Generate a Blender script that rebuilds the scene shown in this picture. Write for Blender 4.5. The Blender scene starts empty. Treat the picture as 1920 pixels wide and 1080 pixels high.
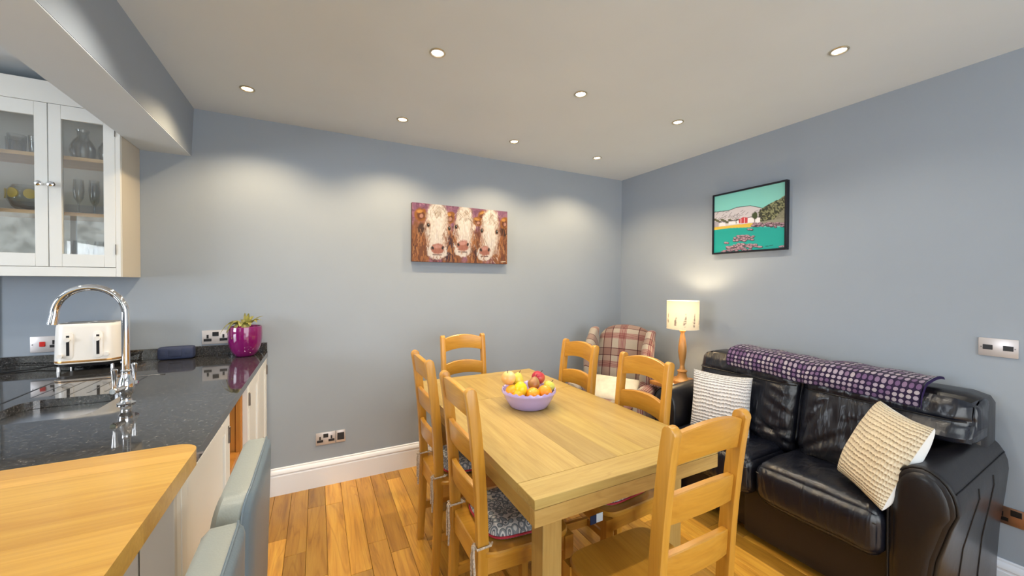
import bpy, bmesh, math, random
import numpy as np
from mathutils import Vector, Matrix, noise
random.seed(7)
PI = math.pi
scene = bpy.context.scene
col = scene.collection

# ------------------------------------------------------------ camera, world, light, exposure
cd = bpy.data.cameras.new('camera'); cam = bpy.data.objects.new('camera', cd); col.objects.link(cam)
cd.sensor_width = 36.0; cd.lens = 36.0 * 709.4 / 1920.0; cd.clip_start = 0.02
def cam_axes(yaw, pitch, roll):
    cy, sy, cp, sp = math.cos(yaw), math.sin(yaw), math.cos(pitch), math.sin(pitch)
    f = Vector((sy*cp, cy*cp, sp)); r = Vector((cy, -sy, 0)); d = -r.cross(f)
    cr, sr = math.cos(roll), math.sin(roll)
    return cr*r + sr*d, -sr*r + cr*d, f
r_, d_, f_ = cam_axes(.47498, -.01391, -.00486)
cam.matrix_world = Matrix(((r_.x, -d_.x, -f_.x, 0), (r_.y, -d_.y, -f_.y, 0), (r_.z, -d_.z, -f_.z, 1.4), (0, 0, 0, 1)))
scene.camera = cam

world = bpy.data.worlds.new('sky'); scene.world = world; world.use_nodes = True
bg = world.node_tree.nodes['Background']; bg.inputs[0].default_value = (.62, .78, 1.0, 1); bg.inputs[1].default_value = 4.0

vs = scene.view_settings
vs.view_transform = 'Standard'; vs.look = 'None'; vs.gamma = 1.0; vs.use_curve_mapping = False
vs.exposure = 0.40

def light(name, kind, loc, energy, color, rot=(0, 0, 0), **kw):
    ld = bpy.data.lights.new(name, kind); ld.energy = energy; ld.color = color
    for k, v in kw.items(): setattr(ld, k, v)
    o = bpy.data.objects.new(name, ld); o.location = loc; o.rotation_euler = rot; col.objects.link(o)
    return o
light('sun', 'SUN', (0, 0, 8), 7.0, (1, .95, .88), Vector((-.25, -.8, -.52)).to_track_quat('-Z', 'Y').to_euler(), angle=.01)
# area lights: daylight at the garden doors, and cool fill added on the kitchen side
light('daylight_garden_doors', 'AREA', (1.0, -1.93, 1.15), 54, (.93, .96, 1.0), (math.radians(90), 0, 0), shape='RECTANGLE', size=2.9, size_y=2.1)
light('kitchen_side_fill', 'AREA', (-3.93, .9, 1.55), 50, (.92, .96, 1.0), (math.radians(90), 0, math.radians(-90)), shape='RECTANGLE', size=1.6, size_y=1.1)

# ------------------------------------------------------------ room constants
YB, XR, ZC = 2.897, 2.7276, 2.4325      # back wall, right wall, ceiling
XL, YF = -4.0, -2.0                      # kitchen wall, garden wall

# ------------------------------------------------------------ colours and materials
def C(h, a=1.0):
    h = h.lstrip('#'); v = [int(h[i:i+2], 16)/255 for i in (0, 2, 4)]
    return tuple([(c/12.92 if c <= .04045 else ((c+.055)/1.055)**2.4) for c in v] + [a])
def newmat(name):
    m = bpy.data.materials.new(name); m.use_nodes = True
    nt = m.node_tree; return m, nt, nt.nodes['Principled BSDF']
def nd(nt, t, **kw):
    n = nt.nodes.new(t)
    for k, v in kw.items(): setattr(n, k, v)
    return n
def mathn(nt, op, a, b=None):
    n = nd(nt, 'ShaderNodeMath', operation=op)
    for i, x in enumerate((a, b)):
        if x is None: continue
        if isinstance(x, (int, float)): n.inputs[i].default_value = x
        else: nt.links.new(x, n.inputs[i])
    return n.outputs[0]
def mixc(nt, mode, fac, a, b):
    n = nd(nt, 'ShaderNodeMix', data_type='RGBA', blend_type=mode)
    for i, x in ((0, fac), (6, a), (7, b)):
        if isinstance(x, (int, float)): n.inputs[i].default_value = x
        elif isinstance(x, tuple): n.inputs[i].default_value = x
        else: nt.links.new(x, n.inputs[i])
    return n.outputs[2]
def ramp(nt, fac, stops, interp='LINEAR'):
    n = nd(nt, 'ShaderNodeValToRGB'); cr = n.color_ramp; cr.interpolation = interp
    while len(cr.elements) < len(stops): cr.elements.new(.5)
    for e, (p, c) in zip(cr.elements, stops): e.position = p; e.color = c
    nt.links.new(fac, n.inputs[0]); return n.outputs[0]
def bump(nt, b, h, strength, dist=.01):
    n = nd(nt, 'ShaderNodeBump'); n.inputs['Strength'].default_value = strength; n.inputs['Distance'].default_value = dist
    nt.links.new(h, n.inputs['Height']); nt.links.new(n.outputs[0], b.inputs['Normal'])
def objco(nt, scale=(1, 1, 1), rnd=True, loc=(0, 0, 0)):
    tc = nd(nt, 'ShaderNodeTexCoord'); mp = nd(nt, 'ShaderNodeMapping')
    mp.inputs['Scale'].default_value = scale; mp.inputs['Location'].default_value = loc
    nt.links.new(tc.outputs['Object'], mp.inputs[0]); out = mp.outputs[0]
    if rnd:
        oi = nd(nt, 'ShaderNodeObjectInfo'); add = nd(nt, 'ShaderNodeVectorMath', operation='ADD')
        m = mathn(nt, 'MULTIPLY', oi.outputs['Random'], 17.0)
        cb = nd(nt, 'ShaderNodeCombineXYZ')
        for i in range(3): nt.links.new(m, cb.inputs[i])
        nt.links.new(out, add.inputs[0]); nt.links.new(cb.outputs[0], add.inputs[1]); out = add.outputs[0]
    return out
def noisen(nt, vec, scale, detail=4, rough=.55, dist=0.0):
    n = nd(nt, 'ShaderNodeTexNoise'); n.inputs['Scale'].default_value = scale; n.inputs['Detail'].default_value = detail
    n.inputs['Roughness'].default_value = rough; n.inputs['Distortion'].default_value = dist
    nt.links.new(vec, n.inputs['Vector']); return n.outputs[0]
def plain(name, c, rough=.5, metal=0.0, coat=0.0, bmp=None, var=None, spec=None, sheen=0, trans=0, ior=None):
    m, nt, b = newmat(name); c = C(c) if isinstance(c, str) else c
    b.inputs['Base Color'].default_value = c; b.inputs['Roughness'].default_value = rough; b.inputs['Metallic'].default_value = metal
    b.inputs['Coat Weight'].default_value = coat; b.inputs['Coat Roughness'].default_value = .08
    if spec is not None: b.inputs['Specular IOR Level'].default_value = spec
    if sheen: b.inputs['Sheen Weight'].default_value = sheen
    if trans: b.inputs['Transmission Weight'].default_value = trans
    if ior: b.inputs['IOR'].default_value = ior
    if var:                                         # (scale, amount)
        v = noisen(nt, objco(nt), var[0], 3)
        k = tuple(x*(1-var[1]) for x in c[:3]) + (1,); l = tuple(min(1, x*(1+var[1])) for x in c[:3]) + (1,)
        nt.links.new(ramp(nt, v, [(.3, k), (.7, l)]), b.inputs['Base Color'])
    if bmp: bump(nt, b, noisen(nt, objco(nt), bmp[0], 4), bmp[1], bmp[2] if len(bmp) > 2 else .003)
    return m
def wood(name, dark, mid, lite, axis='y', rough=.38, grain=1.0, usecol=True, coat=.15, knots=0.0, figure=0.0):
    m, nt, b = newmat(name)
    s = {'x': (1.3, 14, 14), 'y': (14, 1.3, 14), 'z': (14, 14, 1.3)}[axis]
    v = objco(nt, s)
    if usecol:                                       # every board gets its own stretch of grain
        ac = nd(nt, 'ShaderNodeAttribute', attribute_name='Col'); sc = nd(nt, 'ShaderNodeVectorMath', operation='SCALE'); sc.inputs['Scale'].default_value = 53.0
        ad = nd(nt, 'ShaderNodeVectorMath', operation='ADD'); nt.links.new(ac.outputs['Vector'], sc.inputs[0]); nt.links.new(v, ad.inputs[0]); nt.links.new(sc.outputs[0], ad.inputs[1]); v = ad.outputs[0]
    n1 = noisen(nt, v, 1.6*grain, 5, .6, .8)
    s2 = {'x': (4, 120, 120), 'y': (120, 4, 120), 'z': (120, 120, 4)}[axis]
    n2 = noisen(nt, objco(nt, s2), 1.0, 3, .6)
    c = ramp(nt, n1, [(.28, C(dark)), (.47, C(mid)), (.72, C(lite))])
    c = mixc(nt, 'MULTIPLY', .55, c, ramp(nt, n2, [(.3, (.80, .75, .70, 1)), (.6, (1, 1, 1, 1))]))
    if figure:                                       # cathedral figure: contour lines of a slow noise
        fg = mathn(nt, 'ABSOLUTE', mathn(nt, 'SINE', mathn(nt, 'MULTIPLY', noisen(nt, v, .55*grain, 2, .45, .5), 42.0)))
        c = mixc(nt, 'MULTIPLY', figure, c, ramp(nt, fg, [(.0, (.55, .42, .30, 1)), (.35, (1, 1, 1, 1))]))
    if knots:
        vo = nd(nt, 'ShaderNodeTexVoronoi'); vo.inputs['Scale'].default_value = 1.0
        nt.links.new(objco(nt, {'x': (1.1, 5, 5), 'y': (5, 1.1, 5), 'z': (5, 5, 1.1)}[axis]), vo.inputs['Vector'])
        c = mixc(nt, 'MULTIPLY', knots, c, ramp(nt, vo.outputs['Distance'], [(.03, (.25, .14, .07, 1)), (.1, (1, 1, 1, 1))]))
    if usecol:
        at = nd(nt, 'ShaderNodeAttribute', attribute_name='Col')
        c = mixc(nt, 'MULTIPLY', 1.0, c, at.outputs['Color'])
    nt.links.new(c, b.inputs['Base Color']); b.inputs['Roughness'].default_value = rough
    b.inputs['Coat Weight'].default_value = coat; b.inputs['Coat Roughness'].default_value = .2
    bump(nt, b, n2, .12, .002)
    return m
def vcol(name, rough=.6, bmp=None):
    m, nt, b = newmat(name); at = nd(nt, 'ShaderNodeAttribute', attribute_name='Col')
    nt.links.new(at.outputs['Color'], b.inputs['Base Color']); b.inputs['Roughness'].default_value = rough
    if bmp: bump(nt, b, noisen(nt, objco(nt), bmp[0], 4), bmp[1], .002)
    return m
def clear(name, tint=(1, 1, 1, 1), rough=.0, edge=.16, top=.9, pw=3.0):
    m = bpy.data.materials.new(name); m.use_nodes = True; nt = m.node_tree; nt.nodes.clear()
    out = nd(nt, 'ShaderNodeOutputMaterial'); mx = nd(nt, 'ShaderNodeMixShader'); tr = nd(nt, 'ShaderNodeBsdfTransparent'); gl = nd(nt, 'ShaderNodeBsdfGlossy')
    lw = nd(nt, 'ShaderNodeLayerWeight'); lw.inputs[0].default_value = .5
    tr.inputs[0].default_value = tint; gl.inputs['Roughness'].default_value = rough
    mr = nd(nt, 'ShaderNodeMapRange'); mr.inputs[3].default_value = edge; mr.inputs[4].default_value = top
    p = mathn(nt, 'POWER', lw.outputs['Facing'], pw)
    nt.links.new(p, mr.inputs[0]); nt.links.new(mr.outputs[0], mx.inputs[0])
    nt.links.new(tr.outputs[0], mx.inputs[1]); nt.links.new(gl.outputs[0], mx.inputs[2]); nt.links.new(mx.outputs[0], out.inputs[0])
    return m
def tartan(name):
    m, nt, b = newmat(name)
    tc = nd(nt, 'ShaderNodeTexCoord'); sx = nd(nt, 'ShaderNodeSeparateXYZ'); nt.links.new(tc.outputs['Object'], sx.inputs[0])
    u = sx.outputs[0]; v = mathn(nt, 'SUBTRACT', sx.outputs[2], sx.outputs[1])
    cream, red, dark, pink = (.50, .42, .37, 1), (.27, .045, .075, 1), (.10, .012, .022, 1), (.37, .18, .2, 1)
    def band(x, period, off, stops):
        t = mathn(nt, 'FRACT', mathn(nt, 'ADD', mathn(nt, 'DIVIDE', x, period), off + 20))
        return ramp(nt, t, stops, 'CONSTANT')
    W = (1, 1, 1, 1); R = (.55, .14, .22, 1); Dk = (.20, .035, .06, 1); Pk = (.95, .82, .8, 1); Tn = (.74, .58, .58, 1)
    st = [(0, W), (.20, R), (.218, Pk), (.236, R), (.254, Pk), (.272, R), (.292, Pk), (.312, R), (.332, Pk), (.352, R), (.370, Pk), (.388, R), (.406, W), (.60, Dk), (.625, Tn), (.84, Dk), (.865, W)]
    a = band(u, .30, .27, st); c = band(v, .30, .25, st)
    base = mixc(nt, 'MULTIPLY', 1.0, mixc(nt, 'MULTIPLY', 1.0, (.36, .315, .265, 1), a), c)
    wv = noisen(nt, tc.outputs['Object'], 600, 2)
    base = mixc(nt, 'MULTIPLY', .5, base, ramp(nt, wv, [(.3, (.7, .7, .7, 1)), (.7, (1, 1, 1, 1))]))
    nt.links.new(base, b.inputs['Base Color']); b.inputs['Roughness'].default_value = .9; b.inputs['Sheen Weight'].default_value = .15
    bump(nt, b, wv, .2, .001)
    return m
def leather(name, c, rough=.33, wr=1.0, coat=.25):
    m, nt, b = newmat(name)
    v = objco(nt, (1, 1, 1)); n1 = noisen(nt, objco(nt, (5, 9, 3)), 1.0, 3, .5, .6); n2 = noisen(nt, v, 260, 2)
    n3 = noisen(nt, objco(nt, (10, 26, 5)), 1.0, 2, .5, .9)
    b.inputs['Base Color'].default_value = C(c); b.inputs['Roughness'].default_value = rough
    b.inputs['Coat Weight'].default_value = coat; b.inputs['Coat Roughness'].default_value = .22
    h = mathn(nt, 'ADD', mathn(nt, 'MULTIPLY', n1, .9*wr), mathn(nt, 'MULTIPLY', n2, .03))
    h = mathn(nt, 'ADD', h, mathn(nt, 'MULTIPLY', n3, .25*wr))
    bump(nt, b, h, .75, .016)
    return m
def dots(name):
    m, nt, b = newmat(name)
    uv = nd(nt, 'ShaderNodeUVMap'); mp = nd(nt, 'ShaderNodeMapping'); nt.links.new(uv.outputs[0], mp.inputs[0]); mp.inputs['Scale'].default_value = (1, 1, 1)
    fr = nd(nt, 'ShaderNodeVectorMath', operation='FRACTION'); nt.links.new(mp.outputs[0], fr.inputs[0])
    ds = nd(nt, 'ShaderNodeVectorMath', operation='DISTANCE'); nt.links.new(fr.outputs[0], ds.inputs[0]); ds.inputs[1].default_value = (.5, .5, 0)
    fl = nd(nt, 'ShaderNodeVectorMath', operation='FLOOR'); nt.links.new(mp.outputs[0], fl.inputs[0])
    wn = nd(nt, 'ShaderNodeTexWhiteNoise', noise_dimensions='2D'); nt.links.new(fl.outputs[0], wn.inputs['Vector'])
    dc = ramp(nt, wn.outputs[0], [(0, C('#cdbfd2')), (.3, C('#8e6f9c')), (.5, C('#d8cdd6')), (.7, C('#a58aae')), (.85, C('#c0aec4'))], 'CONSTANT')
    msk = ramp(nt, ds.outputs['Value'], [(.33, (1, 1, 1, 1)), (.40, (0, 0, 0, 1))])
    rim = ramp(nt, ds.outputs['Value'], [(.18, (1, 1, 1, 1)), (.22, (.72, .68, .76, 1)), (.28, (1, 1, 1, 1))])
    c = mixc(nt, 'MIX', msk, C('#2f1f47'), mixc(nt, 'MULTIPLY', .8, dc, rim))
    nt.links.new(c, b.inputs['Base Color']); b.inputs['Roughness'].default_value = .95; b.inputs['Sheen Weight'].default_value = .2
    return m
def knit(name, c, c2):
    m, nt, b = newmat(name)
    uv = nd(nt, 'ShaderNodeUVMap'); sx = nd(nt, 'ShaderNodeSeparateXYZ'); nt.links.new(uv.outputs[0], sx.inputs[0])
    cb = nd(nt, 'ShaderNodeCombineXYZ'); nt.links.new(sx.outputs[0], cb.inputs[0]); nt.links.new(sx.outputs[1], cb.inputs[1])
    wob = noisen(nt, cb.outputs[0], 7, 3)
    vv = mathn(nt, 'ADD', mathn(nt, 'MULTIPLY', sx.outputs[1], 26.0), mathn(nt, 'MULTIPLY', wob, .9))
    row = mathn(nt, 'ABSOLUTE', mathn(nt, 'SINE', mathn(nt, 'MULTIPLY', vv, PI)))
    st = mathn(nt, 'ABSOLUTE', mathn(nt, 'SINE', mathn(nt, 'MULTIPLY', sx.outputs[0], 26.0*PI)))
    sp = mathn(nt, 'MULTIPLY', mathn(nt, 'LESS_THAN', row, .34), mathn(nt, 'GREATER_THAN', mathn(nt, 'ADD', st, mathn(nt, 'MULTIPLY', noisen(nt, cb.outputs[0], 12, 2), .9)), .95))
    cc = mixc(nt, 'MIX', mathn(nt, 'MULTIPLY', sp, .75), C(c), C(c2))
    nt.links.new(cc, b.inputs['Base Color']); b.inputs['Roughness'].default_value = .95; b.inputs['Sheen Weight'].default_value = .2
    bump(nt, b, mathn(nt, 'ADD', row, mathn(nt, 'MULTIPLY', st, .5)), .8, .006)
    return m
def printed(name, base, ring, dark, scale=22):
    m, nt, b = newmat(name)
    co = objco(nt, (1, 1, .4), rnd=False)
    vo = nd(nt, 'ShaderNodeTexVoronoi'); vo.inputs['Scale'].default_value = scale; vo.inputs['Randomness'].default_value = .35; nt.links.new(co, vo.inputs['Vector'])
    c = ramp(nt, vo.outputs['Distance'], [(0, C('#a8606c')), (.14, C(ring)), (.22, C(dark)), (.30, C(ring)), (.40, C(base)), (.52, C(dark)), (.6, C(ring))], 'CONSTANT')
    nt.links.new(c, b.inputs['Base Color']); b.inputs['Roughness'].default_value = .9
    return m
def granite(name):
    m, nt, b = newmat(name); v = objco(nt, rnd=False)
    n = noisen(nt, v, 120, 4, .75); n2 = noisen(nt, v, 14, 3)
    c = ramp(nt, n, [(.32, (.012, .012, .012, 1)), (.54, (.036, .035, .035, 1)), (.66, (.12, .115, .11, 1)), (.78, (.34, .34, .34, 1))])
    nt.links.new(c, b.inputs['Base Color']); b.inputs['Roughness'].default_value = .045
    b.inputs['IOR'].default_value = 1.9
    return m
def paint(name, c, rough=.75, mott=.03):
    m, nt, b = newmat(name); c = C(c); n = noisen(nt, objco(nt), 1.3, 4)
    nt.links.new(ramp(nt, n, [(.3, tuple(x*(1-mott) for x in c[:3])+(1,)), (.7, tuple(x*(1+mott) for x in c[:3])+(1,))]), b.inputs['Base Color'])
    b.inputs['Roughness'].default_value = rough
    bump(nt, b, noisen(nt, objco(nt), 320, 2), .06, .001)
    return m

M = {}
M['wall'] = paint('wall_paint', '#959fab'); M['ceiling'] = paint('ceiling_paint', '#cfd8e0', .85); M['trim'] = plain('white_gloss_trim', '#e6ebf5', .3, coat=.2)
M['floor'] = wood('oak_floor', '#9c6c28', '#c69038', '#d6a648', 'y', .34, .9, knots=.5, coat=.3, figure=.38)
M['gap'] = plain('board_gap', '#3a2412', .9)
M['chair_z'] = wood('chair_wood_upright', '#b07a26', '#c18b30', '#cc983c', 'z', .36, .5, coat=.3)
M['chair_x'] = wood('chair_wood_across', '#b07a26', '#c18b30', '#cc983c', 'x', .36, .5, coat=.3)
M['chair_y'] = wood('chair_wood_seat', '#b07a26', '#c18b30', '#cc983c', 'y', .34, .5, coat=.3)
M['tab_y'] = wood('table_oak_long', '#9f8548', '#ad9455', '#b9a263', 'y', .42, .8, coat=.1, figure=.16)
M['tab_x'] = wood('table_oak_across', '#9f8548', '#ad9455', '#b9a263', 'x', .42, 1.0, coat=.1, figure=.28)
M['tab_z'] = wood('table_oak_upright', '#9f8548', '#ad9455', '#b9a263', 'z', .42, .8, coat=.1)
M['bar'] = wood('breakfast_bar_oak', '#c09038', '#cfa246', '#dbb056', 'x', .34, .7, coat=.3)
M['oak_in'] = wood('cabinet_oak_inside', '#b8772c', '#cf8c3a', '#d99a48', 'z', .5, .6)
M['shelf'] = wood('shelf_oak', '#c99a62', '#dcb07a', '#e6c08c', 'x', .5, .6)
M['lampwood'] = wood('lamp_oak', '#a8763c', '#c08c4c', '#cf9c5c', 'z', .4, .8)
M['sidewood'] = wood('side_table_wood', '#8f5c26', '#b0783a', '#c08a48', 'x', .4, .8)
M['granite'] = granite('black_granite')
M['cab'] = plain('cabinet_cream_paint', '#dcd9d2', .42); M['cabw'] = plain('cabinet_white_paint', '#e2e3e0', .42); M['cabg'] = plain('bar_panel_grey_paint', '#d2cfc8', .5)
M['cabtan'] = plain('cabinet_side_paint', '#c9c2b4', .5)
M['chrome'] = plain('chrome', '#e8e8ea', .05, 1.0); M['steel'] = plain('brushed_steel', '#c3c0bd', .28, 1.0); M['sinksteel'] = plain('sink_steel', '#cfcfd2', .22, 1.0)
M['nickel'] = plain('socket_steel', '#c9c4c4', .35, .45); M['bronze'] = plain('copper_socket_steel', '#b98e74', .32, .85)
M['black'] = plain('black_plastic', '#101014', .4); M['red'] = plain('red_rocker', '#c8231c', .35); M['dark'] = plain('dark_void', '#0a0a0c', .8)
M['leather'] = leather('black_leather', '#10131e', .30, 2.0, .25); M['leather_arm'] = leather('black_leather_arm', '#131217', .34, .3, .15)
M['leather_base'] = leather('dark_brown_leather_base', '#1c1414', .45, .15, .05)
M['seam'] = plain('leather_seam', '#0b0b0e', .5)
M['stool'] = leather('grey_leather', '#969b95', .42, .08, .1); M['stool_side'] = leather('blue_grey_leather', '#64747f', .42, .08, .1)
M['tartan'] = tartan('tartan_wool'); M['dots'] = dots('spotted_wool'); M['throwedge'] = plain('throw_edge_wool', '#38295c', .95)
M['knit_w'] = knit('white_knit', '#d9dade', '#8c8582'); M['knit_c'] = knit('cream_knit', '#dccfb4', '#937a58'); M['cushback'] = plain('cushion_backing', '#dfe1e2', .9)
M['linen'] = plain('cream_linen', '#ddd6c2', .9, var=(14, .12))
M['print'] = printed('printed_cotton', '#8b959e', '#d2d4d6', '#69727b', 38); M['piping'] = plain('red_piping', '#b2303f', .8); M['tie'] = plain('cotton_tie', '#b9ab9a', .9, var=(160, .45))
M['bowl'] = plain('lilac_glaze', '#baadea', .16, coat=.5); M['cream'] = plain('toaster_cream', '#f0ece6', .3, coat=.3); M['gold'] = plain('copper_band', '#cf9c5e', .25, .7)
M['pot'] = plain('magenta_glaze', '#7a0c5e', .06, coat=.9); M['leaf'] = plain('orchid_leaf', '#b3b06c', .5, var=(30, .45)); M['soil'] = plain('bark_soil', '#3a2a1c', .95)
M['speaker'] = plain('navy_speaker', '#2c3654', .6, bmp=(500, .3)); M['spk2'] = plain('speaker_panel', '#2a334e', .5)
M['pane'] = clear('pane_glass', (.95, .97, .97, 1), 0, .16, .9); M['glass'] = clear('drinking_glass', (.985, .995, .99, 1), .02, .06, .95, 1.6)
M['yellow'] = plain('yellow_glaze', '#d9b81f', .3); M['greenp'] = plain('green_glaze', '#7f8a4a', .4)
M['frame'] = plain('black_frame', '#0b0b18', .35); M['canvas'] = vcol('painted_canvas', .7, (300, .25)); M['print_art'] = vcol('printed_art', .35)
M['canvas_side'] = plain('canvas_side', '#5a3a32', .8)
M['splash'] = plain('splashback_glass', '#8fa0ab', .05, coat=.6); M['hinge'] = plain('hinge_metal', '#7c7672', .35, .9)
M['stonewall'] = plain('garden_stone', '#9a948c', .95, var=(5, .55)); M['hedge'] = plain('hedge_green', '#5c7a4a', .95, var=(9, .6)); M['grass'] = plain('lawn', '#61813f', .95)
M['tagw'] = plain('white_label', '#d6e2ea', .7); M['tagb'] = plain('navy_label', '#1b2b4e', .7)
M['brass'] = plain('downlight_ring', '#c9bda4', .3, .8)
m, nt, b = newmat('warm_bulb'); b.inputs['Emission Color'].default_value = (1, .86, .62, 1); b.inputs['Emission Strength'].default_value = 14; M['bulbw'] = m
m, nt, b = newmat('cool_bulb'); b.inputs['Emission Color'].default_value = (.93, .96, 1, 1); b.inputs['Emission Strength'].default_value = 14; M['bulbc'] = m
m, nt, b = newmat('shade_linen'); nt.nodes.remove(b)
at = nd(nt, 'ShaderNodeAttribute', attribute_name='Col'); tl = nd(nt, 'ShaderNodeBsdfTranslucent'); df = nd(nt, 'ShaderNodeBsdfDiffuse'); mx = nd(nt, 'ShaderNodeMixShader'); mx.inputs[0].default_value = .07
nt.links.new(at.outputs[0], tl.inputs[0]); nt.links.new(at.outputs[0], df.inputs[0]); nt.links.new(df.outputs[0], mx.inputs[1]); nt.links.new(tl.outputs[0], mx.inputs[2])
nt.links.new(mx.outputs[0], nt.nodes['Material Output'].inputs[0]); M['shade'] = m

# ------------------------------------------------------------ mesh builder
class MB:
    def __init__(s):
        s.bm = bmesh.new(); s.cl = s.bm.loops.layers.float_color.new('Col'); s.uv = s.bm.loops.layers.uv.new('UVMap'); s.c = (1, 1, 1, 1); s.tf = None
    def paint(s, faces):
        for f in faces:
            for l in f.loops: l[s.cl] = s.c
    def V(s, p):
        p = Vector(p)
        return s.bm.verts.new(s.tf @ p if s.tf else p)
    def box(s, x0, x1, y0, y1, z0, z1, bev=0.0, seg=2):
        t = bmesh.new(); bmesh.ops.create_cube(t, size=1)
        for v in t.verts: v.co = Vector(((x0+x1)/2+v.co.x*(x1-x0), (y0+y1)/2+v.co.y*(y1-y0), (z0+z1)/2+v.co.z*(z1-z0)))
        if bev: bmesh.ops.bevel(t, geom=t.edges[:], offset=bev, segments=seg, affect='EDGES', profile=.5)
        return s.merge(t)
    def merge(s, t):
        mp = {v: s.V(v.co) for v in t.verts}; fs = []
        for f in t.faces:
            try: fs.append(s.bm.faces.new([mp[v] for v in f.verts]))
            except ValueError: pass
        s.paint(fs); t.free(); return s
    def loft(s, secs, cap=True, close=False, uvs=None):
        rows = [[s.V(p) for p in sec] for sec in secs]; n = len(rows[0]); fs = []
        R = len(rows)
        for i in range(R if close else R-1):
            a, b = rows[i], rows[(i+1) % R]
            for j in range(n):
                k = (j+1) % n
                try:
                    f = s.bm.faces.new((a[j], a[k], b[k], b[j])); fs.append(f)
                    if uvs:
                        U = [(j, i), (j+1, i), (j+1, i+1), (j, i+1)]
                        for l, (ju, iv) in zip(f.loops, U): l[s.uv].uv = (ju*uvs[0], iv*uvs[1])
                except ValueError: pass
        if cap and not close:
            for rr in (list(reversed(rows[0])), rows[-1]):
                try: fs.append(s.bm.faces.new(rr))
                except ValueError: pass
        s.paint(fs); return s
    def lathe(s, prof, c=(0, 0, 0), seg=32, cap=True):
        secs = [[(c[0]+r*math.cos(2*PI*k/seg), c[1]+r*math.sin(2*PI*k/seg), c[2]+z) for k in range(seg)] for r, z in prof]
        return s.loft(secs, cap)
    def tube(s, pts, r, seg=10, close=False, cap=True):
        pts = [Vector(p) for p in pts]; n = len(pts); secs = []; up = None
        for i, p in enumerate(pts):
            if close: t = pts[(i+1) % n]-pts[i-1]
            else: t = pts[min(i+1, n-1)]-pts[max(i-1, 0)]
            t.normalize()
            if up is None: up = t.orthogonal().normalized()
            up = (up-t*up.dot(t)); up = up.normalized() if up.length > 1e-6 else t.orthogonal().normalized()
            w = t.cross(up); rr = r[i] if isinstance(r, (list, tuple)) else r
            secs.append([p+up*rr*math.cos(2*PI*k/seg)+w*rr*math.sin(2*PI*k/seg) for k in range(seg)])
        return s.loft(secs, cap, close)
    def cyl(s, p0, p1, r0, r1=None, seg=20): return s.tube([p0, p1], [r0, r0 if r1 is None else r1], seg)
    def prism(s, poly, axis, a0, a1, bev=0.0):
        t = bmesh.new()
        def P(u, v, a): return {'x': (a, u, v), 'y': (u, a, v), 'z': (u, v, a)}[axis]
        A = [t.verts.new(P(u, v, a0)) for u, v in poly]; B = [t.verts.new(P(u, v, a1)) for u, v in poly]; n = len(poly)
        t.faces.new(A); t.faces.new(list(reversed(B)))
        for i in range(n): t.faces.new((A[i], B[i], B[(i+1) % n], A[(i+1) % n]))
        bmesh.ops.recalc_face_normals(t, faces=t.faces[:])
        if bev: bmesh.ops.bevel(t, geom=t.edges[:], offset=bev, segments=2, affect='EDGES', profile=.5, clamp_overlap=True)
        return s.merge(t)
    def soft(s, x0, x1, y0, y1, z0, z1, r, n=10, bulge=(0, 0, 0), nz=0.0, nf=5.0, lean=None):
        # rounded box with bulging faces and a little cloth/leather noise
        t = bmesh.new(); bmesh.ops.create_cube(t, size=2); bmesh.ops.subdivide_edges(t, edges=t.edges[:], cuts=n, use_grid_fill=True)
        h = Vector(((x1-x0)/2, (y1-y0)/2, (z1-z0)/2)); c = Vector(((x0+x1)/2, (y0+y1)/2, (z0+z1)/2))
        for v in t.verts:
            w = [math.sin(max(-1, min(1, v.co[i]))*PI/2) for i in range(3)]
            q = Vector((w[0]*h.x, w[1]*h.y, w[2]*h.z))
            inn = Vector([max(-(h[i]-r), min(h[i]-r, q[i])) for i in range(3)])
            dlt = q-inn
            if dlt.length > 1e-9: q = inn+dlt.normalized()*r
            nrm = dlt.normalized() if dlt.length > 1e-9 else Vector((0, 0, 1))
            a = [math.cos(max(-1, min(1, v.co[i]))*PI/2) for i in range(3)]
            for i in range(3):
                j, k = (i+1) % 3, (i+2) % 3
                q[i] += bulge[i]*a[j]**.7*a[k]**.7*(v.co[i])
            p = c+q
            if nz: p += nrm*nz*noise.noise(p*nf)
            if lean: p.x += lean*(p.z-z0)
            v.co = p
        return s.merge(t)
    def grid(s, fn, nu, nv, colfn=None, uvs=(1, 1), closeu=False):
        vs = [[s.V(fn(i/nu, j/nv)) for i in range(nu+(0 if closeu else 1))] for j in range(nv+1)]
        for j in range(nv):
            for i in range(nu):
                i2 = (i+1) % nu if closeu else i+1
                f = s.bm.faces.new((vs[j][i], vs[j][i2], vs[j+1][i2], vs[j+1][i]))
                for l, (a, b) in zip(f.loops, ((i, j), (i+1, j), (i+1, j+1), (i, j+1))):
                    l[s.uv].uv = (a/nu*uvs[0], b/nv*uvs[1])
                    l[s.cl] = colfn(a, b) if colfn else s.c
        return s
    def mesh(s, name, mat, shift=None, sharp=38, recalc=True):
        bm = s.bm
        if recalc: bmesh.ops.recalc_face_normals(bm, faces=bm.faces[:])
        for f in bm.faces: f.smooth = True
        lim = math.radians(sharp)
        for e in bm.edges:
            if len(e.link_faces) == 2 and e.calc_face_angle(0) > lim: e.smooth = False
        me = bpy.data.meshes.new(name); bm.to_mesh(me); bm.free()
        if shift: me.transform(shift)
        me.materials.append(mat); return me
def rootmat(o): return Matrix.Translation(o.location) @ Matrix.Rotation(o.rotation_euler.z, 4, 'Z')
def setp(o, label=None, cat=None, group=None, kind=None):
    if label: o['label'] = label
    if cat: o['category'] = cat
    if group: o['group'] = group
    if kind: o['kind'] = kind
    return o
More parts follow.
